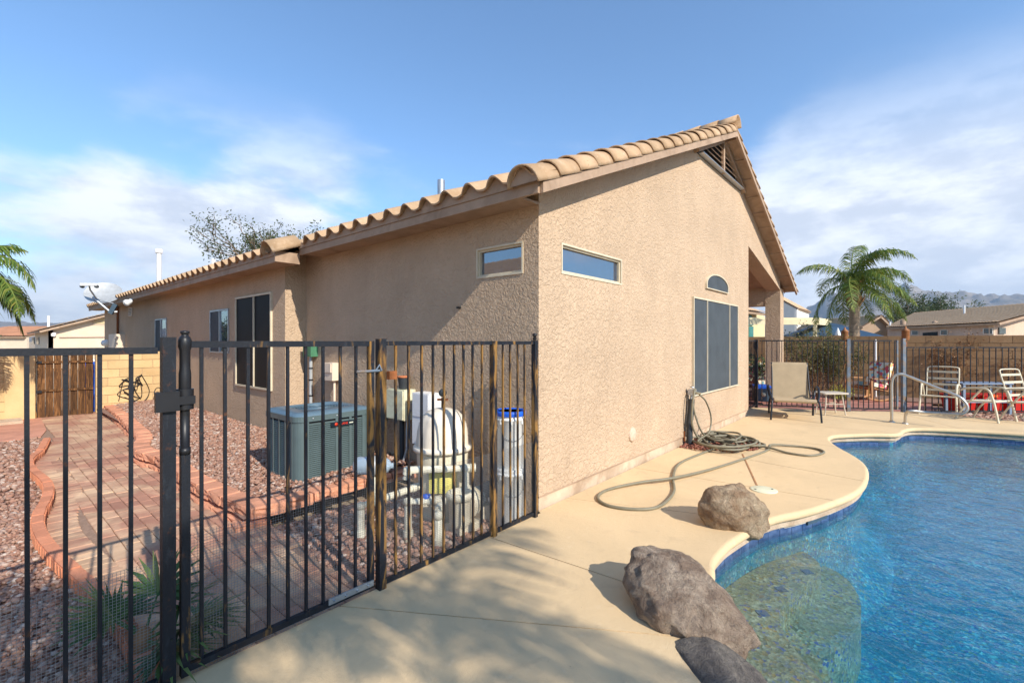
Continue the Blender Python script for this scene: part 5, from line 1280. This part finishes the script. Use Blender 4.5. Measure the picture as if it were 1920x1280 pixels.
# ================================================================== PATIO BEYOND THE FENCE
struct('patio_paving', MB().prism([(7.0, .33), (8.4, .28), (9.08, -1.4), (9.7, -2.3), (10.6, -2.9), (13.4, -2.9), (13.4, 4.0), (7.0, 3.6)], -.13, -.06), 'patio_paver', 'red paved patio between the iron fence and the brown wall')
struct('gravel_strip', MB().prism([(12.3, -6), (13.4, -6), (13.4, 4), (12.3, 4)], -.06, -.02), 'gravel_bed', 'planting strip along the brown wall')
q = at(1513, 770, 11.0)
for k, (px, t_) in enumerate(((1585, 13.45), (1698, 12.5))):
    q = at(px, 640, t_); t = thing('lantern_post', ['rusty lantern on a post at the brown wall, near the palm trunk', 'rusty lantern on a post at the brown wall, right of the distant gate'][k], 'lantern', (q[0]-.15, q[1], -.05))
    MB().tube([(0, 0, 0), (0, 0, 1.62)], .03, 8).make('post', 'rust', t); MB().lathe([(.07, 1.58), (.085, 1.62), (.085, 1.82), (.10, 1.84), (.03, 1.90), (.02, 1.95), (0, 1.96)], n=12).make('lantern', 'lantern', t)

for (px, py, t_, h_, m_, lab) in ((1642, 640, 12.8, 1.55, 'box_white', 'thin white pole standing behind the distant gate'), (1808, 640, 12.1, 1.05, 'box_white', 'short pale garden stake in front of the dry bush')):
    q = at(px, py, t_); t = thing('garden_pole', lab, 'pole', (q[0], q[1], -.05))
    MB().tube([(0, 0, 0), (0, 0, h_)], .022, 10).make('pole', m_, t); MB().lathe([(.03, h_-.01), (.035, h_+.03), (0, h_+.06)], n=10).make('cap', m_, t)

# ================================================================== PLANTS
def leaves_np(centres, size, seed, asp=2.2, droop=0.):
    """one small pointed quad per centre, random facing"""
    rr = np.random.default_rng(seed); n = len(centres); C = np.asarray(centres)
    d = rr.normal(size=(n, 3)); d[:, 2] -= droop; d /= np.linalg.norm(d, axis=1)[:, None]; e = rr.normal(size=(n, 3)); e = np.cross(d, e); e /= np.linalg.norm(e, axis=1)[:, None]
    s = (size*rr.uniform(.6, 1.3, n))[:, None]
    V = np.stack([C, C+d*s*.5+e*s*.5/asp, C+d*s, C+d*s*.5-e*s*.5/asp], 1).reshape(-1, 3)
    return V, (np.arange(n)[:, None]*4+np.arange(4)[None]).astype(np.int32)
def grow(root, r0, length, levels, seed, spread=.7, up=.15, kids=(3, 5)):
    """recursive branches: returns list of (points, radii) and leaf anchor points"""
    rr = random.Random(seed); br = []; tips = []
    def go(p, d, l, r, lev):
        pts = [p]; q = p.copy(); dd = d.copy()
        for k in range(4):
            dd = (dd+Vector((rr.gauss(0, .18), rr.gauss(0, .18), rr.gauss(up*.4, .12)))).normalized(); q = q+dd*l/4; pts.append(q.copy())
        br.append((pts, [r*(1-.55*k/4) for k in range(5)]))
        if lev == 0:
            tips.extend(pts[1:]); return
        for k in range(rr.randint(*kids)):
            f = rr.uniform(.35, 1.); i = min(3, int(f*4)); s_ = pts[i].lerp(pts[i+1], f*4-i)
            nd = (dd+Vector((rr.gauss(0, spread), rr.gauss(0, spread), rr.gauss(up, spread*.6)))).normalized(); go(s_, nd, l*rr.uniform(.55, .8), r*.5, lev-1)
    go(Vector((0, 0, 0)), Vector(root).normalized(), length, r0, levels); return br, tips
def tree(name, label, cat, loc, trunk_h, length, levels, r0, leaf, leaf_m, per, seed, jit=.12, n_main=4, spread=.75, up=.2, bark='bark', kids=(3, 5), group=None, droop=0.):
    t = thing(name, label, cat, loc, 0, group); rr = random.Random(seed); mb = MB(); tips = []
    if trunk_h: mb.tube([(0, 0, -.05), (rr.uniform(-.05, .05), rr.uniform(-.05, .05), trunk_h*.5), (0, 0, trunk_h)], [r0*1.2, r0, r0*.9], 9)
    for k in range(n_main):
        a = 2*math.pi*k/n_main+rr.uniform(-.4, .4); br, tp = grow((math.cos(a)*.75, math.sin(a)*.75, rr.uniform(.5, 1.2)), r0*.65, length, levels, seed*31+k, spread, up, kids)
        for p_, r_ in br: mb.tube([q+Vector((0, 0, trunk_h*.96)) for q in p_], r_, 5, False)
        tips += [q+Vector((0, 0, trunk_h*.96)) for q in tp]
    mb.make('trunk', bark, t)
    C = np.array([[*q] for q in tips for _ in range(per)]); C += np.random.default_rng(seed).normal(size=C.shape)*jit
    V, F = leaves_np(C, leaf, seed, droop=droop); o = obj('crown', npmesh('crown', V, F), leaf_m, t); return t
def palm(label, loc, h, r, fronds, seed, flen=2.3, lean=(0, 0), bias=None, dead=True):
    t = thing('palm_tree', label, 'palm tree', loc); rr = random.Random(seed)
    P = [Vector((lean[0]*(k/8)**1.5, lean[1]*(k/8)**1.5, h*k/8)) for k in range(9)]
    pts = [P[0].lerp(P[-1], 0)]; pts = []; rad = []
    for k in range(41):
        f = k/40*8; i = min(7, int(f)); pts.append(P[i].lerp(P[i+1], f-i)); rad.append(r*(1.25-.35*min(1, k/25))*(1.06 if k % 2 else .97))
    MB().tube(pts, rad, 14).make('trunk', 'palm_trunk', t); top = P[-1]
    mb = MB()
    for k in range(34):
        a = rr.uniform(0, 6.28); z = rr.uniform(-.75, .1); b0 = top+Vector((math.cos(a)*r*.85, math.sin(a)*r*.85, z)); mb.bar(b0, b0+Vector((math.cos(a)*.16, math.sin(a)*.16, .28)), .10, .02)
    mb.make('leaf_boots', 'palm_boot', t)
    for (az, el, ln, dr_) in fronds:
        d0 = Vector((math.cos(az)*math.cos(el), math.sin(az)*math.cos(el), math.sin(el))); q = top+Vector((0, 0, .1)); d = d0.copy(); rc = [q.copy()]; n = 22
        for k in range(n):
            d = (d+Vector((0, 0, -dr_/n*(1+1.4*k/n)))+(Vector((*bias, 0))*(.6/n) if bias else Vector())).normalized(); q = q+d*ln/n; rc.append(q.copy())
        fr_ = MB().tube(rc, [.022*(1-.85*k/n)+.003 for k in range(n+1)], 5).make('frond', 'palm_leaf', t)
        V = []; F = []
        for k in range(2, n*4):
            f = k/(n*4); i = min(n-1, int(f*n)); b = rc[i].lerp(rc[i+1], f*n-i); tg = (rc[i+1]-rc[i]).normalized(); sd = tg.cross(Vector((0, 0, 1)))
            sd = sd.normalized() if sd.length > .05 else Vector((-math.sin(az), math.cos(az), 0))
            l_ = flen*.27*(math.sin(math.pi*min(1, f*.92+.12))**.6)*rr.uniform(.8, 1.15)
            for s_ in (-1, 1):
                dd = (sd*s_*rr.uniform(.55, .9)+tg*.55+Vector((0, 0, rr.uniform(-.55, .2)))).normalized(); m1 = b+dd*l_*.5; d2 = (dd+Vector((0, 0, -1.4))).normalized(); m2 = m1+d2*l_*.55; wv_ = tg*.014
                o_ = len(V); V += [b-wv_*.6, b+wv_*.6, m1+wv_, m1-wv_, m2]; F += [(o_, o_+1, o_+2), (o_, o_+2, o_+3), (o_+3, o_+2, o_+4)]
        obj('leaflets', npmesh('leaflets', V, F), 'palm_leaf', fr_)
    return t
def frond_set(n, seed, lmin, lmax, e0=-.2, e1=1.25, dr=(1.1, 1.9)):
    rr = random.Random(seed); return [(2*math.pi*k*.382+rr.uniform(-.2, .2), e0+(e1-e0)*((k+.5)/n)+rr.uniform(-.1, .1), rr.uniform(lmin, lmax), rr.uniform(*dr)) for k in range(n)]
arr = math.atan2(RY, RX)
q = at(1602, 640, 16.5); palm('tall feather palm with wind-blown crown beyond the brown wall', (q[0], q[1], -.1), 3.55, .17, frond_set(22, 4, 1.8, 2.5, -.35, 1.5), 5, 2.0, (.0, .0), (dr.x*1.5, dr.y*1.5))
q = at(-95, 520, 7.9)
palm('feather palm with arching fronds over the side yard gravel', (q[0], q[1], -.1), 2.55, .13, [(arr+.05, .75, 1.75, 2.2), (arr-.12, .2, 1.4, 2.2), (arr+.3, 1.1, 1.7, 2.2), (arr-.5, .6, 1.6, 2.1), (arr+1.1, .6, 1.6, 2.0)]+frond_set(9, 8, 1.4, 1.8, -.1, 1.2), 6, 1.5)
palm('palm behind the pool deck that throws feathery shade', (-3.6, -8.7, -.1), 4.6, .17, frond_set(11, 14, 2.2, 2.9, -.2, 1.2), 7, 2.3)
palm('taller palm standing closer behind the pool deck', (-3.9, -7.3, -.1), 5.2, .17, frond_set(11, 17, 2.2, 2.8, -.2, 1.2), 9, 2.3)
# fan palm seedling by the gate
def fan_palm(label, loc, fans, seed, m='fan_leaf', w_=.011, base=True):
    t = thing('fan_palm', label, 'palm plant', loc); rr = random.Random(seed)
    if base: MB().lathe([(.045, -.03), (.06, .04), (.05, .12), (.02, .16), (0, .17)], n=10).make('stem_base', 'palm_boot', t)
    for (az, el, pl_, rad) in fans:
        d = Vector((math.cos(az)*math.cos(el), math.sin(az)*math.cos(el), math.sin(el))); b0 = Vector((0, 0, .10)); hub = b0+d*pl_; sd = d.cross(Vector((0, 0, 1))).normalized(); nn = sd.cross(d)
        pet = MB().tube([b0, b0.lerp(hub, .5)+Vector((0, 0, .01)), hub], [.008, .006, .004], 6).make('leaf_stalk', m, t)
        V = []; F = []; n = 26
        for k in range(n):
            a = R(-100+200*k/(n-1)); dd = (d*math.cos(a)+sd*math.sin(a)+nn*(.16*math.cos(k*math.pi))).normalized(); l_ = rad*(.72+.28*math.cos(a))*rr.uniform(.9, 1.08); wd = w_*1.1
            pr = dd.cross(nn).normalized(); p1 = hub+dd*l_*.5; p2 = hub+dd*l_+Vector((0, 0, -.14*l_*rr.uniform(.3, 1.3)))
            o_ = len(V); V += [hub-pr*wd*.3, hub+pr*wd*.3, p1+pr*wd, p1-pr*wd, p2]; F += [(o_, o_+1, o_+2), (o_, o_+2, o_+3), (o_+3, o_+2, o_+4)]
        obj('leaf_blade', npmesh('leaf_blade', V, F), m, pet)
    return t
rr = random.Random(2)
fp = onz(268, 1238, -.05)
fan_palm('young fan palm sprouting behind the iron gate hinge post', (fp[0], fp[1], -.05), [(arr-.2, .35, .22, .30), (arr+.15, .75, .22, .30), (arr+3.0, .45, .18, .28), (arr+2.6, .22, .22, .27), (arr+.6, .15, .22, .26), (arr-.5, .12, .22, .28), (arr+1.6, 1.05, .20, .27), (arr+3.6, .9, .18, .25)], 3)
q = at(1895, 705, 12.1); fan_palm('bushy green fan palm in front of the brown wall', (q[0], q[1], .1), [(rr.uniform(0, 6.28), rr.uniform(.1, 1.3), rr.uniform(.3, .65), rr.uniform(.45, .65)) for k in range(22)], 5, 'fan_leaf', .02)
for (px, t_, lab, ln, lf, lm, per, sd, nm_) in ((1532, 12.4, 'tall leafy shrub against the brown wall behind the lounge chair', 1.0, .060, 'shrub', 9, 11, 7), (1565, 12.2, 'olive shrub beside the tall leafy one near the distant gate', .8, .055, 'shrub', 9, 12, 7), (1500, 13.0, 'thin brown-green shrub near the patio column', .55, .05, 'dry_shrub', 3, 13, 5), (1795, 12.3, 'dry rust-brown bush in front of the brown wall', .9, .05, 'dry_shrub', 7, 15, 8), (1840, 12.0, 'dry rust-brown bush next to the fan palm', .75, .05, 'dry_shrub', 7, 16, 7), (1424, 13.3, 'bright green bush seen through the covered patio', .6, .07, 'fan_leaf', 6, 18, 6)):
    q = at(px, 640, t_); tree('shrub', lab, 'shrub', (q[0], q[1], -.05), .08, ln, 2, .022, lf, lm, per, sd, .07, nm_, .6, .45, 'twig', (3, 5))
q = at(1571, 720, 11.6); tree('shrub', 'small yellow-green shrub at the foot of the distant gate post', 'shrub', (q[0], q[1], -.05), .04, .25, 1, .01, .05, 'yellow_shrub', 6, 21, .04, 6, .6, .4, 'twig', (3, 4))
# trees beyond the roofs
q = at(520, 640, 24.0); tree('mesquite_tree', 'sparse grey-green mesquite rising behind the house roof', 'tree', (q[0], q[1], -.1), 3.2, 2.7, 3, .16, .13, 'mesquite', 8, 33, .11, 6, .85, .12, 'bark', (3, 4))
q = at(1745, 640, 44.0); tree('mesquite_tree', 'spreading green mesquite behind the long tiled neighbour house', 'tree', (q[0], q[1], -.1), 1.3, 2.6, 3, .2, .2, 'far_leaf', 14, 35, .2, 7, .9, .05, 'bark', (3, 4))
q = (-4.3, 18.6, -.1); tree('olive_tree', 'rounded green tree standing behind the yellow block wall', 'tree', q, .9, .9, 3, .09, .12, 'far_leaf', 5, 37, .12, 5, .8, .1, 'bark', (3, 4))

# ================================================================== NEIGHBOURS
def quad_part(nm, pts, m, par, th=None):
    """flat panel given by world points, thickened by th along its normal"""
    P_ = [Vector(p)-Vector(par.location) for p in pts]; n = (P_[1]-P_[0]).cross(P_[2]-P_[0]).normalized()*(th or .12)
    k = len(P_); return MB().add(P_+[p-n for p in P_], [tuple(range(k)), tuple(reversed(range(k, 2*k)))]+[(i, k+i, k+(i+1) % k, (i+1) % k) for i in range(k)]).make(nm, m, par)
def onplane(px, py, a, b):
    """point where the pixel's ray meets the vertical plane through a and b"""
    d = ray(px, py); n = Vector((b[1]-a[1], -(b[0]-a[0]), 0)); dd = Vector(d); c = Vector((CX, CY, HC)); t_ = (Vector((a[0], a[1], 0))-c).dot(n)/dd.dot(n); return c+dd*t_
def zt(px, py, z): return Vector(at(px, py, (z-HC)/ray(px, py)[2]))
# long tiled house on the right
A = zt(1664, 610.5, 2.55); B = zt(1863, 600.5, 2.55); Cc = zt(1716, 586, 3.8); Dd = Cc+(B-A)*1.6
hR = thing('neighbour_house', 'long single-storey stucco house with tan tiled roof', 'house', (A.x, A.y, -.1))
g0 = lambda v: Vector((v.x, v.y, -.1))
wa, wb = A+(B-A)*.0, B+(B-A)*-.005
quad_part('wall', [g0(wa), g0(wb), wb, wa], 'stucco_pink', hR, .2)  # this wall's shade is put into the stucco as a darker pink
quad_part('gable_wall', [g0(B), g0(Dd), Dd-Vector((0, 0, .12)), B-Vector((0, 0, .05))], 'stucco_pale', hR, .2)  # sunlit end of the same house, its light painted as a paler stucco
ov = (A-Cc); ov.z = 0; ov.normalize(); ext = lambda v: v+ov*.45-Vector((0, 0, .10))
def tile_slope(par, e0, e1, r1, r0, m, ncol, nrow, nm='roof'):
    """tiled slope: corrugated sheet stepped by course between eave e0-e1 and ridge r0-r1"""
    V = []; F = []; nn = (e1-e0).cross(r0-e0).normalized(); nn = nn if nn.z > 0 else -nn; rows = []
    for j in range(nrow):
        for f, st in ((j/nrow, .016), ((j+.96)/nrow, 0.)): rows.append((f, st))
    N = ncol*4+1
    for f, st in rows:
        for i in range(N):
            s_ = i/(N-1); p = e0.lerp(e1, s_).lerp(r0.lerp(r1, s_), f); V.append(p+nn*(st+.022*(.5+.5*math.cos(i*math.pi/2)))-Vector(par.location))
    for j in range(len(rows)-1):
        for i in range(N-1): a = j*N+i; F.append((a, a+1, a+N+1, a+N))
    o = obj(nm, npmesh(nm, V, F), m, par)
    base = MB().add([p-nn*.05-Vector(par.location) for p in (e0, e1, r1, r0)]+[p-nn*.16-Vector(par.location) for p in (e0, e1, r1, r0)], [(0, 1, 2, 3), (7, 6, 5, 4), (0, 4, 5, 1), (1, 5, 6, 2), (2, 6, 7, 3), (3, 7, 4, 0)]).make('roof_deck', 'trim', o); return o
tile_slope(hR, ext(A), ext(B)+(B-A).normalized()*.35, Dd, Cc, 'tile', 44, 15)
for (x0, x1, y0, y1) in ((1709, 1721, 620, 628), (1763, 1776, 618.5, 628), (1843, 1861, 615.5, 626)):
    P_ = [onplane(px, py, A, B) for px, py in ((x0, y1), (x1, y1), (x1, y0), (x0, y0))]; n_ = (Vector((CX, CY, 0))-Vector((P_[0].x, P_[0].y, 0))).normalized()*.06
    w_ = quad_part('window', [p+n_ for p in P_], 'paint_white', hR, .05); ce = sum(P_, Vector())/4; quad_part('pane', [ce+(p-ce)*.85+n_*1.4 for p in P_], 'far_window', hR, .03)
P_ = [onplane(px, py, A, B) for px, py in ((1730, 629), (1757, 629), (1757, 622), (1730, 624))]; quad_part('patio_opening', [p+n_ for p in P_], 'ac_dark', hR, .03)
P_ = [onplane(px, py, B, Dd) for px, py in ((1874, 626), (1886, 626), (1886, 614.5), (1874, 614.5))]; quad_part('window', [p+n_*2 for p in P_], 'far_window', hR, .05)
for (px, py, tt) in ((1669, 603, 31), (1808, 572, 29)):
    q = Vector(at(px, py, tt)); MB().tube([q-hR.location-Vector((0, 0, .9)), q-hR.location], .05, 8).make('vent_pipe', 'box_white', hR)
for (px, py) in ((1693, 604), (1753, 607), (1811, 605), (1850, 600), (1870, 596)):
    q = Vector(at(px, py, 27.5)); MB().lathe([(.14, -.15), (.14, .12), (0, .2)], q-hR.location, 8).make('roof_vent', 'trim', hR)
# its side wing with gable
t0 = 32.; h2 = thing('neighbour_house', 'small gabled brown house wing beside the palm trunk', 'house', at(1638, 640, t0)[:2]+(-.1,))
Q = [Vector(at(px, py, t0)) for px, py in ((1611, 611), (1645, 592), (1666, 611))]; Q[0].z = Q[2].z = Q[2].z
quad_part('gable_wall', [g0(Q[0]), g0(Q[2]), Q[2], Q[1], Q[0]], 'paint_brown', h2, .2); bk = Vector((WX, WY, 0))*7
tile_slope(h2, Q[0]+(Q[0]-Q[1])*.06-bk*.05, Q[0]+(Q[0]-Q[1])*.06+bk, Q[1]+bk+Vector((0, 0, .05)), Q[1]-bk*.05+Vector((0, 0, .05)), 'tile', 24, 6)
tile_slope(h2, Q[2]+(Q[2]-Q[1])*.06+bk, Q[2]+(Q[2]-Q[1])*.06-bk*.05, Q[1]-bk*.05+Vector((0, 0, .05)), Q[1]+bk+Vector((0, 0, .05)), 'tile', 24, 6)
# two-storey white house
t0 = 46.; h3 = thing('neighbour_house', 'white two-storey house rising behind the pergola', 'house', at(1494, 640, t0)[:2]+(-.1,))
a1, a2, a3 = Vector(at(1440, 560, t0+3)), Vector(at(1494, 578, t0)), Vector(at(1517, 583, t0+4)); a1.z = a2.z+1.7
quad_part('wall', [g0(a1), g0(a2), a2, a1], 'paint_white', h3, .2); a3.z = a2.z-.05
quad_part('wall', [g0(a2), g0(a3), a3, a2], 'paint_white', h3, .2)
r_ = Vector((0, 0, .25)); tile_slope(h3, a2+(a2-a1)*.04+r_*.3, a3+(a2-a1)*.08+r_*.3, a3+(a1-a2)+r_, a1+r_, 'tile', 20, 8)
# pale yellow house with arched window, seen between wall and column
t0 = 24.; h4 = thing('neighbour_house', 'pale yellow stucco house with tall arched window', 'house', at(1420, 640, t0)[:2]+(-.1,))
a1, a2 = Vector(at(1370, 585, t0-3)), Vector(at(1417, 587, t0)); a1.z = a2.z; quad_part('wall', [g0(a1), g0(a2), a2, a1], 'paint_yellow', h4, .2)
a3 = Vector(at(1434, 595, t0+3)); a3.z = a2.z; quad_part('wall', [g0(a2), g0(a3), a3, a2], 'paint_yellow', h4, .2)
bk2 = (Vector((-RX, -RY, 0))*.4+Vector((WX, WY, 0)))*3; tile_slope(h4, a1-bk2*.08, a2-bk2*.08+Vector((RX, RY, 0))*.4, a2+bk2+Vector((0, 0, 1.1)), a1+bk2+Vector((0, 0, 1.1)), 'tile', 14, 6)
P_ = [onplane(px, py, a1, a2) for px, py in ((1403, 632), (1411, 632), (1411, 612), (1403, 612))]; nv = Vector((-WX, -WY, 0))*.1; quad_part('window', [p+nv for p in P_], 'teal_glass', h4, .05)
P_ = [onplane(px, py, a1, a2) for px, py in ((1398, 610), (1411, 610), (1410, 597), (1406, 590), (1398, 588))]; quad_part('arched_window', [p+nv for p in P_], 'teal_glass', h4, .05)
# pergola and gazebo canopy
t0 = 20.; pg = thing('pergola', 'cream flat patio cover on square posts beyond the brown wall', 'pergola', at(1525, 640, t0)[:2]+(-.1,))
b0, b1, b2 = Vector(at(1405, 603, t0)), Vector(at(1532, 603, t0)), Vector(at(1556, 606, t0+1.6)); b0.z = b1.z = b2.z
MB().bar(b0-pg.location, b1-pg.location, .12, .24).make('front_beam', 'pergola', pg); MB().bar(b1-pg.location, b2-pg.location, .12, .24).make('side_beam', 'pergola', pg)
dn_ = b2-b1; MB().add([p-pg.location+Vector((0, 0, .12)) for p in (b0, b1, b2, b0+dn_)]+[p-pg.location+Vector((0, 0, .18)) for p in (b0, b1, b2, b0+dn_)], [(0, 3, 2, 1), (4, 5, 6, 7), (0, 1, 5, 4), (1, 2, 6, 5), (2, 3, 7, 6), (3, 0, 4, 7)]).make('cover', 'pergola', pg)
for p in (b1+(b0-b1)*.03, b2): MB().bar(p-pg.location, Vector((p.x, p.y, -.1))-pg.location, .13, .13).make('post', 'pergola', pg)
t0 = 21.5; gz = thing('gazebo', 'dark blue two-tier gazebo canopy behind the brown wall', 'gazebo', at(1548, 640, t0)[:2]+(-.1,), R(20))
for (r0_, z0_, r1_, z1_, nm_) in ((1.75, 1.80, .42, 2.36, 'canopy'), (.55, 2.33, .04, 2.50, 'top_tier')):
    mb = MB(); vs = [(r0_*sx, r0_*sy, z0_) for sx, sy in ((-1, -1), (1, -1), (1, 1), (-1, 1))]+[(r1_*sx, r1_*sy, z1_) for sx, sy in ((-1, -1), (1, -1), (1, 1), (-1, 1))]+[(r0_*sx, r0_*sy, z0_-.10) for sx, sy in ((-1, -1), (1, -1), (1, 1), (-1, 1))]
    mb.add(vs, [(i, (i+1) % 4, 4+(i+1) % 4, 4+i) for i in range(4)]+[(4, 5, 6, 7)]+[(8+i, 8+(i+1) % 4, (i+1) % 4, i) for i in range(4)]); mb.make(nm_, 'canopy_blue', gz)
for sx in (-1, 1):
    for sy in (-1, 1): MB().tube([(1.6*sx, 1.6*sy, 0), (1.6*sx, 1.6*sy, 1.8)], .04, 8).make('post', 'black_plastic', gz)
q = at(1571, 640, 18.5); t = thing('closed_umbrella', 'small closed white umbrella behind the brown wall', 'umbrella', (q[0], q[1], -.1))
MB().lathe([(.16, 1.35), (.15, 1.6), (.08, 1.95), (.02, 2.12), (0, 2.16)], n=10).make('canopy', 'fabric_white', t); MB().tube([(0, 0, 0), (0, 0, 1.5)], .02, 8).make('pole', 'galv', t)
# garage house past the wooden gate
t0 = 27.; hL = thing('neighbour_house', 'cream stucco house with garage door and tan tiled gable', 'house', at(120, 640, t0)[:2]+(-.1,))
A1 = Vector(at(91, 618, t0)); A2 = A1+Vector((8.6, 0, 0)); A1.z = A2.z = 1.5+22/FPX*t0; ap_ = A1.lerp(A2, .5); ap_.z = A1.z+1.55
quad_part('gable_wall', [g0(A1), g0(A2), A2, ap_, A1], 'paint_cream', hL, .2)
A0 = A1+Vector((0, 9, 0)); quad_part('side_wall', [g0(A0), g0(A1), A1, A0], 'paint_cream', hL, .2)
bk3 = A0-A1; bk3.z = 0; up_ = Vector((0, 0, .12)); tile_slope(hL, A1+(A1-ap_)*.10-bk3*.05+up_, A1+(A1-ap_)*.10+bk3+up_, ap_+bk3+up_, ap_-bk3*.05+up_, 'tile', 22, 9)
tile_slope(hL, A2+(A2-ap_)*.10+bk3+up_, A2+(A2-ap_)*.10-bk3*.05+up_, ap_-bk3*.05+up_, ap_+bk3+up_, 'tile', 22, 9)
P_ = [onplane(px, py, A1, A2) for px, py in ((116, 690), (205, 700), (205, 632), (116, 632))]; nv = Vector((-WX, -WY, 0))*.06; quad_part('garage_door', [p-nv*.5 for p in P_], 'garage', hL, .04)
P2 = [onplane(px, py, A1, A2) for px, py in ((115, 633), (205, 632), (205, 630), (115, 631))]; quad_part('lintel', [p+nv*2 for p in P2], 'stucco_pink', hL, .15)
P_ = [onplane(px, py, A1, A2) for px, py in ((176, 609), (205, 610), (205, 593), (176, 595))]; quad_part('attic_vent', [p+nv for p in P_], 'paint_cream', hL, .1); ce = sum(P_, Vector())/4
for k in range(4): quad_part('louvre', [ce+(p-ce)*.8+nv*2 for p in [P_[0].lerp(P_[3], .1+k*.22), P_[1].lerp(P_[2], .1+k*.22), P_[1].lerp(P_[2], .22+k*.22), P_[0].lerp(P_[3], .22+k*.22)]], 'paint_yellow', hL, .03)
for px in (61, 70): P_ = [onplane(a_, b_, A0, A1) for a_, b_ in ((px, 645), (px+4, 645), (px+4, 632), (px, 633))]; quad_part('side_window', [p+nv for p in P_], 'far_window', hL, .05)
q = onplane(104, 627, A1, A2); MB().lathe([(.1, -.1), (.12, .1), (0, .14)], q+nv*2-hL.location, 10).make('wall_lamp', 'box_white', hL)
q = Vector(at(91, 592, t0+4)); MB().tube([q-hL.location-Vector((0, 0, .8)), q-hL.location], .07, 8).make('vent_pipe', 'box_white', hL)
t0 = 40.; h6 = thing('neighbour_house', 'distant house with low red-brown roof beyond the garage house', 'house', at(0, 640, t0)[:2]+(-.1,))
a1, a2 = Vector(at(-120, 630, t0)), Vector(at(50, 630, t0)); quad_part('wall', [g0(a1), g0(a2), a2, a1], 'paint_cream', h6, .2); bk4 = Vector((WX, WY, 0))*6; tile_slope(h6, a1-bk4*.05, a2-bk4*.05, a2+bk4+Vector((0, 0, 1.05)), a1+bk4+Vector((0, 0, 1.05)), 'roof_red', 30, 8)
# house across the side yard (mirrored in the small window)
h7 = thing('neighbour_house', 'tan stucco house with grey-brown tiled roof across the side yard', 'house', (-14, 12, -.1))
a1, a2 = Vector((-7.9, 5, 2.9)), Vector((-7.9, 22, 2.9)); quad_part('wall', [g0(a1), g0(a2), a2, a1], 'stucco_pale', h7, .2); quad_part('gable_wall', [g0(Vector((-19, 5, 0))), g0(a1), a1, Vector((-13.6, 5, 5.4)), Vector((-19, 5, 2.9))], 'stucco_pale', h7, .2)
tile_slope(h7, Vector((-7.4, 22, 2.8)), Vector((-7.4, 4.6, 2.8)), Vector((-13.6, 4.6, 5.5)), Vector((-13.6, 22, 5.5)), 'tile', 50, 15); tile_slope(h7, Vector((-19.4, 4.6, 2.8)), Vector((-19.4, 22, 2.8)), Vector((-13.6, 22, 5.5)), Vector((-13.6, 4.6, 5.5)), 'tile', 50, 15)
block_wall('yellow boundary block wall along the side yard', (-6.1, 10.9), (-6.1, 2.0), -.10, 9, 'block', 'mortar')

# ================================================================== MOUNTAINS AND AIR
def ridge(az):
    """skyline height in metres at 6 km by azimuth angle (radians, 0 along +X)"""
    h = 130+50*mnoise.noise(Vector((az*3, 1.3, 0)))
    for c, w_, a in ((.03, .11, 250), (-.22, .2, 230), (.11, .05, 130), (.02, .03, 45), (1.55, .25, 40), (2.6, .5, 150), (-1.4, .4, 150)):
        d_ = math.atan2(math.sin(az-c), math.cos(az-c)); h += a*math.exp(-(d_/w_)**2)
    return h
V = []; F = []; NA, NR = 1800, 22
for j in range(NR):
    f = j/(NR-1); dist = 4300+2600*f
    for i in range(NA):
        az = 2*math.pi*i/NA; prof = math.sin(min(1, f*1.25)*math.pi/2)**1.2 if f < .8 else 1-(f-.8)*2
        x, y = math.cos(az)*dist, math.sin(az)*dist; p = Vector((x, y, 0))
        n = mnoise.ridged_multi_fractal(p*.0022, .85, 2.2, 7, 1., 2.); h = ridge(az)*prof*(.72+.28*n)+(14*mnoise.noise(p*.012))*prof
        V.append((x+CX, y+CY, h-6 if j else -5))
for j in range(NR-1):
    for i in range(NA): a, b = j*NA+i, j*NA+(i+1) % NA; F.append((a, b, b+NA, a+NA))
me = npmesh('mountains', V, F); o = obj('mountains', me, 'mountain'); me.polygons.foreach_set('use_smooth', [True]*len(F)); tag(o, 'rugged desert mountain range on the horizon', None, None, 'structure')
hzb = MB().bb((-8500, -8500, -3), (8500, 8500, 800)).mesh('haze'); o = obj('haze', hzb); tag(o, 'thin pale desert haze', None, None, 'stuff')
hm = bpy.data.materials.new('haze'); hm.use_nodes = True; hn = hm.node_tree; hn.nodes.clear(); ho_ = hn.nodes.new('ShaderNodeOutputMaterial'); hv = hn.nodes.new('ShaderNodeVolumePrincipled')
hv.inputs['Color'].default_value = (.62, .78, 1, 1); hv.inputs['Density'].default_value = .00010; hv.inputs['Anisotropy'].default_value = .2; hn.links.new(hv.outputs[0], ho_.inputs['Volume']); hzb.materials.append(hm)
SC.cycles.volume_bounces = 0; SC.cycles.max_bounces = 8; SC.cycles.transparent_max_bounces = 12
SC.cycles.caustics_reflective = False; SC.cycles.use_denoising = True
